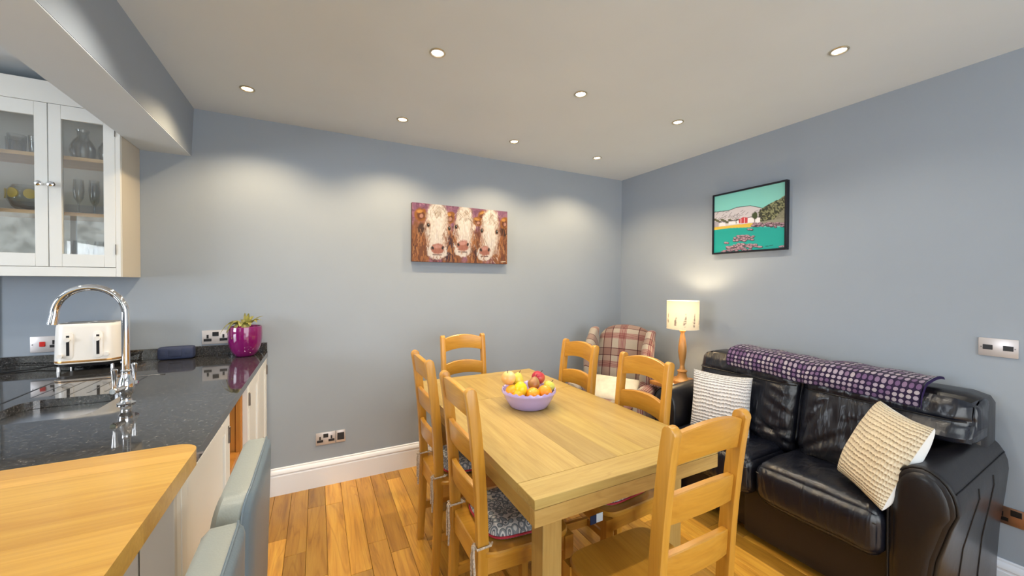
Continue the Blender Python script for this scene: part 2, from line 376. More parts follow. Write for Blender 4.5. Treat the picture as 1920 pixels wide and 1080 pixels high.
def thing(name, label, cat, loc=(0, 0, 0), rz=0.0, group=None):
    o = bpy.data.objects.new(name, None); o.empty_display_size = .1; col.objects.link(o); o.location = loc; o.rotation_euler = (0, 0, rz)
    return setp(o, label, cat, group)
def part(name, mb, mat, parent=None, world=False, label=None, **kw):
    sh = None
    if world and parent is not None:
        top = parent
        while top.parent: top = top.parent
        sh = rootmat(top).inverted()
    o = bpy.data.objects.new(name, mb.mesh(name, mat, sh, **kw)); col.objects.link(o)
    if parent is not None: o.parent = parent
    if label: o['label'] = label
    return o
def solo(name, mb, mat, label, cat, group=None, loc=None, rot=None, **kw):
    o = bpy.data.objects.new(name, mb.mesh(name, mat, None, **kw)); col.objects.link(o)
    if loc: o.location = loc
    if rot: o.rotation_euler = rot
    return setp(o, label, cat, group)
def struct(name, mb, mat, parent=None, **kw):
    o = part(name, mb, mat, parent, **kw)
    if parent is None: o['kind'] = 'structure'
    return o
def dup(o, loc=None, rz=None, label=None, group=None, par=None):
    c = o.copy(); col.objects.link(c)
    if par is not None: c.parent = par
    if loc is not None: c.location = loc
    if rz is not None: c.rotation_euler = (0, 0, rz)
    if label: c['label'] = label
    if group: c['group'] = group
    for ch in list(o.children): dup(ch, par=c)
    return c

# ------------------------------------------------------------ room shell
b = MB(); b.box(-4.1, 2.9, -2.1, 3.0, -.12, -.008); struct('floor', b, M['gap'])
b = MB(); k0 = int((XL+.25)/.0975)-1; rr = random.Random(3)
x = -.25 + k0*.0975
while x < XR:
    a0 = max(x+.0006, XL); a1 = min(x+.0969, XR)
    if a1 > a0+.01:
        y = YF - rr.random()*.6
        while y < YB:
            L = .35+rr.random()*.75; t = rr.choice([.60, .72, .8, .88, .95, 1.0, 1.06, 1.14, 1.22]); w = rr.uniform(-.08, .08)
            b.c = (min(1.3, t*(1+w*.4)), t, t*(1-w*1.6)*.95, 1); y1 = min(y+L, YB)
            if y1 > YF: b.box(a0, a1, max(y, YF)+.0008, y1-.0008, -.012, 0, .0012, 1)
            y += L
    x += .0975
o = part('floor_boards', b, M['floor'], bpy.data.objects['floor'])

b = MB(); b.box(-4.1, XR+.12, YB, YB+.12, 0, 2.6); struct('wall_back', b, M['wall'])
b = MB(); b.box(XR, XR+.12, YF-.1, YB, 0, 2.6); struct('wall_right', b, M['wall'])
b = MB()                                                # kitchen side wall with its window
for q in ((YF-.1, .1, 0, 2.6), (1.7, YB, 0, 2.6), (.1, 1.7, 0, 1.0), (.1, 1.7, 2.1, 2.6)): b.box(XL-.12, XL, q[0], q[1], q[2], q[3])
struct('wall_left', b, M['wall'])
b = MB()                                                # garden wall of the room, behind the camera
for q in ((XL-.12, -3.75, 0, 2.6), (-2.2, -.5, 0, 2.6), (-3.75, -2.2, 0, 1.05), (-3.75, -2.2, 2.34, 2.6), (-.5, 2.5, 2.24, 2.6), (2.5, XR+.12, 0, 2.6)): b.box(q[0], q[1], YF-.12, YF, q[2], q[3])
struct('wall_front', b, M['wall'])
def window(name, x0, x1, z0, z1, y, n):
    b = MB(); w = .05
    b.box(x0, x1, y-.05, y, z0, z0+w, .004); b.box(x0, x1, y-.05, y, z1-w, z1, .004)
    for k in range(n+1):
        xx = x0+w/2+(x1-x0-w)*k/n; b.box(xx-w/2, xx+w/2, y-.05, y, z0+w, z1-w, .004)
    f = struct(name, b, M['trim']); p = MB(); p.box(x0+w, x1-w, y-.03, y-.024, z0+w, z1-w)
    part('pane', p, M['pane'], f)
window('door_1', -.5, 2.5, 0, 2.24, YF-.03, 3)
window('window_1', -3.75, -2.2, 1.05, 2.34, YF-.03, 2)
b = MB(); b.box(XL-.08, XL-.03, .1, 1.7, 1.0, 1.05); b.box(XL-.08, XL-.03, .1, 1.7, 2.05, 2.1)
for yy in (.1, .88, 1.65): b.box(XL-.08, XL-.03, yy, yy+.05, 1.05, 2.05)
f = struct('window_2', b, M['trim']); p = MB(); p.box(XL-.06, XL-.054, .15, 1.65, 1.05, 2.05); part('pane', p, M['pane'], f)
LX, LY = (-.332, .482, 1.28, 2.05), (.84, 1.68, 2.465)
b = MB(); b.box(-4.1, XR+.12, -2.1, 3.0, ZC, ZC+.15); struct('ceiling', b, M['ceiling'])
# boxed beam between kitchen and dining room: painted side, plain plastered underside
bt = 2.146; q = .004
b = MB(); b.prism([(-.897, bt+q), (-.668, bt+q), (-.655, ZC), (-.897, ZC)], 'y', YF, YB); struct('trim_1', b, M['wall'])
b = MB(); b.box(-.8965, -.669, YF, YB, bt, bt+q-.0004); struct('trim_2', b, M['ceiling'])
# moulded skirting boards
def skirting(name, p0, p1, nrm):
    b = MB(); h = .176
    prof = [(0, 0), (.02, 0), (.02, h-.052), (.0165, h-.047), (.0165, h-.041), (.0215, h-.036), (.0205, h-.026), (.014, h-.015), (.009, h-.011), (.009, h-.004), (.005, h), (0, h)]
    secs = []
    for P in (p0, p1): secs.append([(P[0]+nrm[0]*u, P[1]+nrm[1]*u, v) for u, v in prof])
    b.loft(secs); struct(name, b, M['trim'], sharp=25)
skirting('baseboard_back', (-.287, YB), (XR, YB), (0, -1)); 
skirting('baseboard_right', (XR, YF), (XR, YB-.022), (-1, 0))

# ------------------------------------------------------------ garden seen in reflections
b = MB(); b.box(-12, 9, -12, -2.2, -.25, -.1); setp(part('lawn', b, M['grass']), kind='structure')
b = MB(); b.box(-9, 6, -5.6, -5.2, -.1, 3.1); solo('garden_wall', b, M['stonewall'], 'grey rubble stone wall across the garden outside', 'wall')
b = MB(); b.soft(-9, 6, -7.2, -6.0, -.1, 4.2, .3, 12, nz=.25, nf=1.6); solo('garden_hedge', b, M['hedge'], 'tall green hedge beyond the garden stone wall', 'hedge')

# ------------------------------------------------------------ ceiling downlights
def downlight(x, y, warm, label):
    t = thing('downlight', label, 'ceiling light', (x, y, ZC), 0, 'recessed ceiling downlights')
    b = MB(); b.lathe([(.034, .001), (.036, -.003), (.033, -.006), (.028, -.006), (.025, -.003), (.024, .002)], seg=28, cap=False)
    part('ring', b, M['brass'], t)
    b = MB(); b.lathe([(.0, -.0035), (.014, -.003), (.0225, -.002), (.024, 0)], seg=24); part('bulb', b, M['bulbw' if warm else 'bulbc'], t)
names = {0: 'nearest the beam', 1: 'second out from the beam', 2: 'third out from the beam', 3: 'nearest the right wall'}
rows = {2: 'in the row along the back wall', 1: 'in the middle row', 0: 'in the row nearest the camera'}
for j, y in enumerate(LY):
    for i, x in enumerate(LX):
        warm = (j == 2)
        if j == 2 or (j == 1 and i > 0) or (j == 0 and i == 3):
            downlight(x, y, warm, 'recessed downlight, %s bulb, %s, %s' % ('warm' if warm else 'white', names[i], rows[j]))
        c = (1, .75, .44) if warm else (1, .89, .73)
        light('downlight_beam', 'SPOT', (x, y, ZC-.012), (33 if warm else (19 if j == 1 else 13)), c, (0, 0, 0), spot_size=math.radians(134), spot_blend=.6, shadow_soft_size=.03)
light('added_kitchen_spot', 'SPOT', (-1.6, 1.9, ZC-.012), 12, (1, .93, .82), spot_size=math.radians(130), spot_blend=.7, shadow_soft_size=.03)  # unseen spots without fittings, added to light the kitchen end
light('added_kitchen_spot', 'SPOT', (-2.6, 1.9, ZC-.012), 12, (1, .93, .82), spot_size=math.radians(130), spot_blend=.7, shadow_soft_size=.03)

# ------------------------------------------------------------ wall pictures (vertex painted)
def vnoise(X, Y, f, seed):
    r = np.random.RandomState(seed); g = r.rand(64, 64)
    x = X*f; y = Y*f; xi = np.floor(x).astype(int); yi = np.floor(y).astype(int); fx = x-xi; fy = y-yi
    fx = fx*fx*(3-2*fx); fy = fy*fy*(3-2*fy); a = lambda i, j: g[(xi+i) % 64, (yi+j) % 64]
    return (a(0, 0)*(1-fx)+a(1, 0)*fx)*(1-fy)+(a(0, 1)*(1-fx)+a(1, 1)*fx)*fy
class Art:
    def __init__(s, nx, ny, px):        # px(u, v) -> picture pixel frame of the sketch
        s.nx, s.ny = nx, ny; U, V = np.meshgrid(np.linspace(0, 1, nx+1), np.linspace(0, 1, ny+1)); s.U, s.V = U, V
        s.X, s.Y = px(U, V); s.im = np.ones((ny+1, nx+1, 3))
    def blend(s, m, c):
        m = np.clip(m, 0, 1)[..., None]; s.im = s.im*(1-m)+np.array(C(c)[:3])*m if isinstance(c, str) else s.im*(1-m)+c*m
    def ell(s, cx, cy, rx, ry, c, soft=.15, ang=0, jag=0.0, jf=.05, a=1.0):
        ca, sa = math.cos(ang), math.sin(ang); dx, dy = s.X-cx, s.Y-cy
        u = (dx*ca+dy*sa)/rx; v = (-dx*sa+dy*ca)/ry; d = np.sqrt(u*u+v*v)
        if jag: d = d+(vnoise(s.X+cx, s.Y+cy, jf, 5)-.5)*jag
        s.blend(np.clip((1-d)/soft+.5, 0, 1)*a, c)
    def poly(s, pts, c, a=1.0):
        inside = np.zeros(s.X.shape, bool); n = len(pts)
        for i in range(n):
            x1, y1 = pts[i]; x2, y2 = pts[(i+1) % n]
            if y1 == y2: continue
            cnd = (s.Y > min(y1, y2)) & (s.Y <= max(y1, y2)); xi = (s.Y-y1)*(x2-x1)/(y2-y1)+x1
            inside ^= cnd & (s.X < xi)
        s.blend(inside*a, c)
    def line(s, pts, w, c, a=1.0):
        for (x1, y1), (x2, y2) in zip(pts[:-1], pts[1:]):
            L2 = (x2-x1)**2+(y2-y1)**2+1e-9; t = np.clip(((s.X-x1)*(x2-x1)+(s.Y-y1)*(y2-y1))/L2, 0, 1)
            d = np.hypot(s.X-(x1+t*(x2-x1)), s.Y-(y1+t*(y2-y1))); s.blend(np.clip(w-d+.5*w, 0, w)/w*a, c)
    def col(s, i, j):
        c = s.im[j, i]; return (float(c[0]), float(c[1]), float(c[2]), 1)
def cow_px(U, V):
    X = 203+1064*U; return X, (225+.122*(X-205))*(1-V)+(885+.042*(X-200))*V
A = Art(250, 134, cow_px)
A.im[:] = C('#9c6f8c')[:3]
n1 = vnoise(A.X, A.Y*.6, .02, 1); A.blend((n1 > .55)*.5, '#b58a9d'); A.blend((vnoise(A.X, A.Y, .035, 2) > .68)*.6, '#7d4a6c')
st = vnoise(A.X*1.0, A.Y*.25, .045, 3)
for cx, cy, rx, ry in ((270, 720, 120, 300), (1200, 760, 130, 260), (620, 800, 120, 240), (880, 840, 100, 260)): A.ell(cx, cy, rx, ry, '#9c6a45', .35, jag=.35)
A.blend((A.Y > 420)*(st > .55)*.45, '#c08a5a'); A.blend((A.Y > 500)*(vnoise(A.X, A.Y*.3, .05, 8) > .62)*.55, '#6b3a2c')
A.ell(590, 780, 60, 170, '#4f3346', .5, jag=.4); A.ell(300, 520, 40, 60, '#5a3b33', .5); A.ell(1225, 570, 45, 60, '#4d2c20', .5, jag=.4); A.ell(870, 820, 35, 80, '#5b3128', .5, jag=.4)
def ear(cx, cy, rx, ry, a=0):
    A.ell(cx, cy, rx, ry, '#a9712c', .25, a, .25); A.ell(cx+4, cy+8, rx*.62, ry*.6, '#7a4420', .4, a, .4); A.ell(cx-8, cy-ry*.5, rx*.5, ry*.25, '#d2a058', .5, a); A.ell(cx+10, cy+14, rx*.3, ry*.3, '#c79a8c', .5)
ear(288, 365, 62, 75); ear(592, 405, 56, 72, .3); ear(970, 385, 66, 50, -.3); ear(905, 455, 62, 52, .3); ear(1228, 480, 52, 66, .2)
def cow(cx, top, cw, eyeL, eyeR, mz, mzr):
    A.ell(cx, (top+mz[1])/2, cw, (mz[1]-top)/2+50, '#cdb9ab', .2, jag=.2)
    A.ell(cx-5, (top+mz[1])/2-10, cw*.78, (mz[1]-top)/2+30, '#ece6dc', .35, jag=.3, jf=.07)
    A.ell(cx, top+75, cw*.72, 90, '#f1ece4', .2, jag=.4, jf=.08)
    A.ell(cx+8, top+60, cw*.35, 50, '#cbbba8', .6, jag=.7, jf=.12, a=.6)
    A.ell(mz[0], mz[1]+25, mzr[0]*1.15, mzr[1]*1.1, '#e9e2da', .2, jag=.2)
    A.ell(mz[0]+5, mz[1]-5, mzr[0]*.72, mzr[1]*.75, '#c08d7e', .3, jag=.25); A.ell(mz[0]+5, mz[1]-mzr[1]*.45, mzr[0]*.5, mzr[1]*.35, '#d8aaa2', .6)
    for sx in (-.62, .62): A.ell(mz[0]+sx*mzr[0], mz[1]-12, 11, 20, '#3b2a2c', .4, .3*sx)
    A.line([(mz[0]-mzr[0]*.5, mz[1]+mzr[1]*.75), (mz[0]+mzr[0]*.5, mz[1]+mzr[1]*.8)], 5, '#6b4038')
    for e in (eyeL, eyeR): A.ell(e[0], e[1], 24, 32, '#b9917c', .4); A.ell(e[0], e[1], 14, 23, '#1b1416', .3); A.ell(e[0]+4, e[1]-8, 4, 5, '#d9dde2', .5)
cow(462, 270, 125, (368, 482), (590, 524), (462, 755), (92, 78))
cow(760, 318, 105, (664, 508), (862, 520), (738, 722), (92, 85))
cow(1060, 360, 112, (958, 556), (1138, 574), (990, 785), (80, 72))
A.ell(862, 520, 26, 36, '#ece6dc', .4)
rs = random.Random(4)
def strokes(n, x0, x1, y0, y1, cols, L, w, dx=.25, dy=1.0, cond=None):
    for i in range(n):
        x = x0+rs.random()*(x1-x0); y = y0+rs.random()*(y1-y0)
        if cond and not cond(x, y): continue
        l = L*(.5+rs.random()); a_ = rs.uniform(-dx, dx); A.line([(x, y), (x+a_*l, y+dy*l)], w*(.6+.8*rs.random()), rs.choice(cols), .65)
for cx, top, my in ((462, 270, 755), (760, 318, 722), (1060, 360, 785)):
    strokes(60, cx-85, cx+85, top-8, top+110, ['#efe9e0', '#d8ccbd', '#b9a58f', '#f4f0ea', '#a3917e'], 46, 3.2, .9, .8)
    strokes(46, cx-125, cx-70, top+140, my+20, ['#cfae98', '#e9dccf', '#8f6650', '#b88f78', '#eadfd6'], 50, 3.4, .5, 1)
    strokes(46, cx+65, cx+125, top+140, my+20, ['#cfae98', '#e9dccf', '#8f6650', '#b88f78', '#d9c9be'], 50, 3.4, .5, 1)
    strokes(26, cx-50, cx+50, top+150, my-50, ['#efe9e4', '#dcd2cc', '#f6f3f0'], 60, 4, .2, 1)
    strokes(16, cx-100, cx+90, my+60, my+110, ['#e8ddd4', '#9b6c50', '#c99c7c'], 34, 3.2, .8, .7)
for xa, xb in ((205, 330), (570, 660), (830, 930), (1165, 1268)):
    strokes(46, xa, xb, 520, 900, ['#c98e58', '#8a4f30', '#5d3226', '#b07642', '#d9a878'], 60, 4, .35, 1)
strokes(60, 205, 1268, 235, 330, ['#b98aa0', '#8a5578', '#a7708c', '#c79aae'], 34, 5, 1.0, .3, lambda x, y: y < 255+.122*(x-205)+30 and min(abs(x-462), abs(x-760), abs(x-1060)) > 70)
for (ex_, ey_) in ((368, 482), (590, 524), (664, 508), (958, 556), (1138, 574)): A.ell(ex_, ey_, 14, 22, '#17110f', .3); A.ell(ex_+4, ey_-8, 3.5, 5, '#d9dde2', .5)
for mx_, my_, rx_ in ((467, 750, 66), (743, 717, 66), (995, 780, 58)):
    A.ell(mx_, my_, rx_, 52, '#b98272', .35, jag=.35); A.ell(mx_-5, my_-26, rx_*.6, 20, '#d3a49a', .6)
    for sx_ in (-.8, .8): A.ell(mx_+sx_*rx_, my_-12, 11, 19, '#33242a', .4, .3*sx_)
A.im = A.im**1.25*np.array([.60, .61, .66])
br = (vnoise(A.X*1.2, A.Y*.5, .09, 12)-.5)*.28; A.im = np.clip(A.im*(1+br[..., None]), 0, 1)
A.line([(1190, 905), (1245, 902)], 3, '#e8e0d0', .7)
x0, x1, z0, z1 = .628, 1.422, 1.557, 1.998
t = thing('canvas_painting', 'wide canvas painting of three cream and brown cows hanging on the back wall', 'painting', ((x0+x1)/2, YB, 1.777))
b = MB(); b.box(x0, x1, YB-.038, YB-.002, z0, z1, .002, 1); part('canvas_side', b, M['canvas_side'], t, world=True)
b = MB(); b.grid(lambda u, v: (x0+(x1-x0)*u, YB-.0385, z1-(z1-z0)*v), 250, 134, A.col); part('painted_face', b, M['canvas'], t, world=True, recalc=False)

def sea_px(U, V):
    X = 215+722*U; return X, (345-157*U)*(1-V)+(935-67*U)*V
A = Art(220, 190, sea_px); A.im[:] = C('#82cfc6')[:3]
A.blend((A.X > 500)*.35*((A.X-500)/430), '#7fb8ae')
A.poly([(200, 510), (300, 495), (380, 485), (470, 450), (610, 432), (700, 450), (760, 470), (760, 640), (200, 660)], '#c9c3c7')
A.line([(200, 510), (300, 495), (380, 485), (470, 450), (610, 432), (700, 450), (760, 470)], 3, '#2b2328')
for i in range(46):
    r = random.Random(i); x = 230+r.random()*480; y = 475+r.random()*120
    A.line([(x, y), (x-20-r.random()*30, y+14+r.random()*22)], 2.0, '#453c42', .8)
A.poly([(690, 500), (730, 455), (800, 410), (880, 370), (945, 320), (945, 600), (830, 600), (700, 610)], '#5c5e45')
hn = vnoise(A.X, A.Y, .09, 21); msk = (A.X > 700)*(A.Y < 600)*(A.Y > 455-(A.X-730)*.62)
A.blend(msk*(hn > .58)*.9, '#2e3024'); A.blend(msk*(hn < .36)*.9, '#8a8b66')
A.poly([(880, 520), (945, 440), (945, 590), (820, 600)], '#8d8a76', .7)
A.poly([(700, 600), (945, 560), (945, 640), (700, 640)], '#8c8a78')
for i in range(10): A.ell(225+i*28, 585+(i % 3)*12, 20, 12, '#55563c', .3)
A.poly([(205, 600), (265, 610), (268, 665), (205, 670)], '#a59fa8')
for x, y, w, h in ((275, 615, 70, 38), (382, 600, 78, 34), (470, 590, 40, 34), (585, 560, 70, 50), (655, 560, 55, 48)):
    A.poly([(x, y), (x+w, y-6), (x+w, y+h-6), (x, y+h)], '#e4e0e2'); A.line([(x-3, y), (x+w/2, y-12), (x+w+3, y-6)], 3.5, '#5d5762')
A.poly([(490, 575), (540, 552), (585, 556), (585, 612), (495, 618)], '#c0444a'); A.line([(515, 570), (515, 615)], 3, '#ecdede'); A.line([(552, 562), (552, 612)], 3, '#ecdede')
A.ell(655, 535, 26, 38, '#3f4a2c', .3, jag=.3); A.line([(655, 560), (655, 610)], 4, '#3a3222')
A.poly([(200, 668), (320, 652), (470, 632), (640, 612), (650, 640), (600, 660), (400, 668), (200, 695)], '#d6b449')
A.poly([(200, 695), (400, 668), (560, 660), (700, 655), (945, 655), (945, 950), (200, 950)], '#1a9a92')
def rocks(x0, x1, y0, y1, n, s):
    for i in range(n):
        r = random.Random(s*100+i); A.ell(x0+r.random()*(x1-x0), y0+r.random()*(y1-y0), 16+r.random()*14, 8+r.random()*7, '#3d2d38', .3); 
        r = random.Random(s*100+i); A.ell(x0+r.random()*(x1-x0)-2, y0+r.random()*(y1-y0)-3, 12+r.random()*12, 5+r.random()*5, '#a98a97', .3)
rocks(640, 940, 610, 655, 44, 1); rocks(490, 650, 745, 775, 20, 2); rocks(440, 640, 775, 800, 14, 3); rocks(420, 720, 835, 870, 34, 4); rocks(370, 620, 865, 905, 30, 5); rocks(310, 480, 895, 925, 12, 6); rocks(350, 380, 825, 832, 2, 7); rocks(600, 640, 678, 684, 3, 8); rocks(900, 940, 850, 865, 4, 9)
A.line([(765, 855), (790, 852)], 3, '#2b3a3a'); A.line([(800, 848), (830, 842)], 3, '#2b3a3a')
yA, yB_, z0, z1 = 1.368, 1.885, 1.624, 2.076
t = thing('framed_picture', 'black framed turquoise coastal print hanging on the right wall', 'picture', (XR, (yA+yB_)/2, 1.85))
b = MB(); w = .012; d0 = XR-.035
b.box(d0, XR-.002, yA, yB_, z0, z0+w, .001, 1); b.box(d0, XR-.002, yA, yB_, z1-w, z1, .001, 1); b.box(d0, XR-.002, yA, yA+w, z0+w, z1-w, .001, 1); b.box(d0, XR-.002, yB_-w, yB_, z0+w, z1-w, .001, 1)
b.box(XR-.012, XR-.002, yA+w, yB_-w, z0+w, z1-w)
part('frame', b, M['frame'], t, world=True)
b = MB(); b.grid(lambda u, v: (d0+.008, yB_-w-(yB_-yA-2*w)*u, z1-w-(z1-z0-2*w)*v), 220, 190, A.col); part('print', b, M['print_art'], t, world=True, recalc=False)

# ------------------------------------------------------------ sockets and switches
def facing(wall, x, z):      # local x right, y towards the wall, z up -> placed thing
    return ((x, YB, z), 0.0) if wall == 'back' else ((XR, x, z), -PI/2)
def pins(b, cx, cz):
    b.box(cx-.0032, cx+.0032, -.0092, -.006, cz+.002, cz+.016); 
    for s in (-1, 1): b.box(cx+s*.011-.0042, cx+s*.011+.0042, -.0092, -.006, cz-.012, cz-.005)
def plate(name, label, cat, wall, x, z, w, h, kind, mat):
    loc, rz = facing(wall, x, z); t = thing(name, label, cat, loc, rz)
    b = MB(); b.box(-w/2, w/2, -.008, -.0005, -h/2, h/2, .0025, 2); part('face_plate', b, mat, t)
    if kind == 'socket':
        for s in (-1, 1):
            b = MB(); cx = s*w*.29; cz = -.006
            b.box(cx-.005, cx+.005, -.0095, -.007, cz+.0, cz+.022); b.box(cx-.019, cx+.019, -.0095, -.007, cz-.018, cz-.002); part('pin_holes', b, M['black'], t)
        b = MB(); b.box(-.0155, .0155, -.0105, -.007, .006, .032, .001, 1); part('rocker', b, M['black'], t)
    if kind == 'blank':
        b = MB(); b.box(-.022, .022, -.0095, -.007, -.025, .025, .001, 1); part('data_module', b, M['black'], t)
    if kind == 'aerial':
        for s in (-1, 1):
            b = MB(); b.box(s*.029-.0145, s*.029+.0145, -.0095, -.007, -.011, .011, .001, 1); part('data_module', b, M['black'], t)
    if kind == 'cooker':
        b = MB(); b.box(-.034, -.012, -.0115, -.007, -.012, .014, .002, 1); part('rocker', b, M['red'], t, label='red rocker switch')
        b = MB(); b.box(.014, .022, -.0095, -.007, -.002, .02); b.box(.004, .032, -.0095, -.007, -.018, -.004); part('pin_holes', b, M['black'], t)
    if kind in ('aerial', 'cooker'):
        for s in (-1, 1):
            b = MB(); b.cyl((s*(w/2-.009), -.0095, 0), (s*(w/2-.009), -.007, 0), .0025); part('screw', b, M['hinge'], t)
    return t
plate('wall_socket', 'brushed steel double socket low on the back wall above the white skirting', 'socket', 'back', .049, .322, .122, .084, 'socket', M['nickel'])
plate('data_socket', 'small square steel plate beside the low double socket on the back wall', 'socket', 'back', .143, .322, .060, .084, 'blank', M['nickel'])
plate('wall_socket', 'steel double socket above the granite worktop beside the magenta pot', 'socket', 'back', -.556, 1.058, .134, .084, 'socket', M['nickel'])
plate('cooker_switch', 'steel wall switch plate with red rocker behind the toaster', 'switch', 'back', -1.262, 1.064, .136, .084, 'cooker', M['nickel'])
plate('aerial_socket', 'wide brushed steel plate with two black modules high on the right wall', 'socket', 'right', .510, 1.118, .114, .082, 'aerial', M['nickel'])
plate('wall_socket', 'copper toned double socket low on the right wall behind the sofa arm', 'socket', 'right', .449, .376, .138, .078, 'socket', M['bronze'])

# ------------------------------------------------------------ dining table
TX0, TX1, TY0, TY1, TZ = .552, 1.372, .925, 2.385, .776
t = thing('dining_table', 'solid oak rectangular dining table with thick top and square legs', 'table', ((TX0+TX1)/2, (TY0+TY1)/2, 0))
b = MB(); r = random.Random(5); ew = .105; x = TX0; bw = (TX1-TX0)/6; skt = .082
for seg_y in ((TY0+ew, 1.86), (1.862, TY1-ew)):
    for k in range(6):
        v = r.uniform(.88, 1.1); b.c = (v, v*r.uniform(.96, 1.0), v*r.uniform(.88, 1.0), 1)
        b.box(TX0+k*bw, TX0+(k+1)*bw, seg_y[0]+.0006, seg_y[1], TZ-.03, TZ, .0006, 1)
part('table_top', b, M['tab_y'], t, world=True)
for ya, yb_, cc in ((TY0, TY0+ew, (1.03, 1.02, .98, 1)), (TY1-ew, TY1, (1, .98, .95, 1))):
    b = MB(); b.c = cc; b.box(TX0, TX1, ya, yb_, TZ-.03, TZ, .0015, 1); part('breadboard_end', b, M['tab_x'], t, world=True)
for xa in (TX0, TX1-.03):
    b = MB(); b.c = (.93, .82, .66, 1); b.box(xa, xa+.03, TY0+.03, TY1-.03, TZ-skt, TZ-.0305, .001, 1); part('side_edge', b, M['tab_y'], t, world=True)
for ya in (TY0, TY1-.03):
    b = MB(); b.c = (1.0, .88, .80, 1); b.box(TX0, TX1, ya, ya+.03, TZ-skt, TZ-.0305, .001, 1); part('end_edge', b, M['tab_x'], t, world=True)
ins, lw = .078, .07; lx0, lx1, ly0, ly1 = TX0+ins, TX1-ins-.03, TY0+ins, TY1-ins
for ya in (ly0, ly1-.022):
    b = MB(); b.c = (1, .9, .8, 1); b.box(lx0, lx1, ya, ya+.022, TZ-.118, TZ-.0305); part('apron', b, M['tab_x'], t, world=True)
for xa in (lx0, lx1-.022):
    b = MB(); b.c = (1, .9, .8, 1); b.box(xa, xa+.022, ly0+.023, ly1-.023, TZ-.118, TZ-.0305); part('apron', b, M['tab_y'], t, world=True)
for xx in (lx0, lx1-lw):
    for yy in (ly0, ly1-lw):
        b = MB(); b.c = (1.0, .9, .84, 1); b.box(xx-.001, xx+lw+.001, yy-.001, yy+lw+.001, 0, TZ-.1, .002, 1); part('leg', b, M['tab_z'], t, world=True)

# ------------------------------------------------------------ ladder back chairs
def cy_(z):
    pts = [(0, -.205), (.2, -.194), (.45, -.186), (.62, -.192), (.78, -.204), (.92, -.219), (1.035, -.236)]
    for (a, ya), (c, yc) in zip(pts[:-1], pts[1:]):
        if z <= c: return ya+(yc-ya)*(z-a)/(c-a)
    return pts[-1][1]
HC, PX, PW = 1.035, .147, .028
def make_chair(label):
    t = thing('dining_chair', label, 'chair', (0, 0, 0), 0, 'ladder back chairs around the oak table')
    for s in (-1, 1):
        zs = [0, .1, .2, .32, .45, .55, .65, .75, .85, .93, .985]; fr, bk = [], []
        for z in zs:
            dep = .042 if z > .4 else .034+.02*z
            fr.append((cy_(z)+dep/2, z)); bk.append((cy_(z)-dep/2, z))
        cap = [(cy_(1.02)+.021*math.cos(a), HC-.03+.021+.021*math.sin(a)-.012) for a in [PI*k/8 for k in range(9)]]
        b = MB(); b.prism(fr+cap+bk[::-1], 'x', s*PX-PW/2, s*PX+PW/2, .003); part('back_post', b, M['chair_z'], t)
    for zc, hh, nm in ((.966, .088, 'slat'), (.797, .082, 'slat'), (.628, .08, 'slat')):
        secs = []; n = 14
        for i in range(n+1):
            u = -1+2*i/n; x = u*(PX-PW/2+.003); ar = .024*(1-u*u) if zc > .9 else .018*(1-u*u); bow = .020*(1-u*u); sec = []
            for dz, dy in ((-hh/2, -.009), (-hh/2+.003, -.011), (hh/2-.003, -.011), (hh/2, -.008), (hh/2, .008), (hh/2-.003, .011), (-hh/2+.003, .011), (-hh/2, .009)):
                z = zc+dz+ar*(1.0 if dz > 0 else .75); sec.append((x, cy_(zc+dz)-bow+dy, z))
            secs.append(sec)
        b = MB(); b.loft(secs); part(nm, b, M['chair_x'], t)
    b = MB(); N = 28; out = []
    def seat_pt(a, g=0.0):
        c, s_ = math.cos(a), math.sin(a); e = .32
        x = math.copysign(abs(c)**e, c); y = math.copysign(abs(s_)**e, s_)
        wx = (.178+.022*(y+1)/2)-g; return (x*wx, y*(.187-g)-.012)
    sec = lambda g, z: [(*seat_pt(2*PI*k/48, g), z) for k in range(48)]
    b.loft([sec(.006, .43), sec(0, .435), sec(0, .447), sec(.004, .452), sec(.03, .451), sec(.09, .447), sec(.15, .4455)]); part('seat', b, M['chair_y'], t)
    for s in (-1, 1):
        b = MB(); b.loft([[(s*.172+dx*.5, .158+dy*.5, 0) for dx, dy in ((-.032, -.032), (.032, -.032), (.032, .032), (-.032, .032))],
                          [(s*.172+dx*.5, .158+dy*.5, .43) for dx, dy in ((-.038, -.038), (.038, -.038), (.038, .038), (-.038, .038))]]); part('leg', b, M['chair_z'], t)
    b = MB(); b.box(-.155, .155, .152, .17, .372, .43, .002, 1); part('seat_rail', b, M['chair_x'], t)
    b = MB(); b.box(-.134, .134, -.196, -.178, .36, .43, .002, 1); part('seat_rail', b, M['chair_x'], t)
    for s in (-1, 1):
        b = MB(); b.loft([[(s*.152+dx, -.17, z) for dx, z in ((-.009, .372), (.009, .372), (.009, .43), (-.009, .43))], [(s*.174+dx, .145, z) for dx, z in ((-.009, .372), (.009, .372), (.009, .43), (-.009, .43))]]); part('seat_rail', b, M['chair_y'], t)
        b = MB(); b.loft([[(s*.149+dx, -.18, z) for dx, z in ((-.009, .16), (.009, .16), (.009, .198), (-.009, .198))], [(s*.172+dx, .145, z) for dx, z in ((-.009, .16), (.009, .16), (.009, .198), (-.009, .198))]]); part('stretcher', b, M['chair_y'], t)
    b = MB(); b.box(-.155, .155, -.02, 0, .162, .196, .002, 1); part('stretcher', b, M['chair_x'], t)
    return t
ch = make_chair('ladder back chair at the near table end with bare wooden seat, back to camera'); ch.location = (.955, .905, 0)
dup(ch, (.912, 2.295, 0), PI, 'ladder back chair at the far end of the table against the grey back wall')
dup(ch, (.702, 1.905, 0), -PI/2, 'ladder back chair on the left side of the table, farther from the camera')
dup(ch, (.702, 1.37, 0), -PI/2, 'ladder back chair on the left side of the table, nearer the camera')
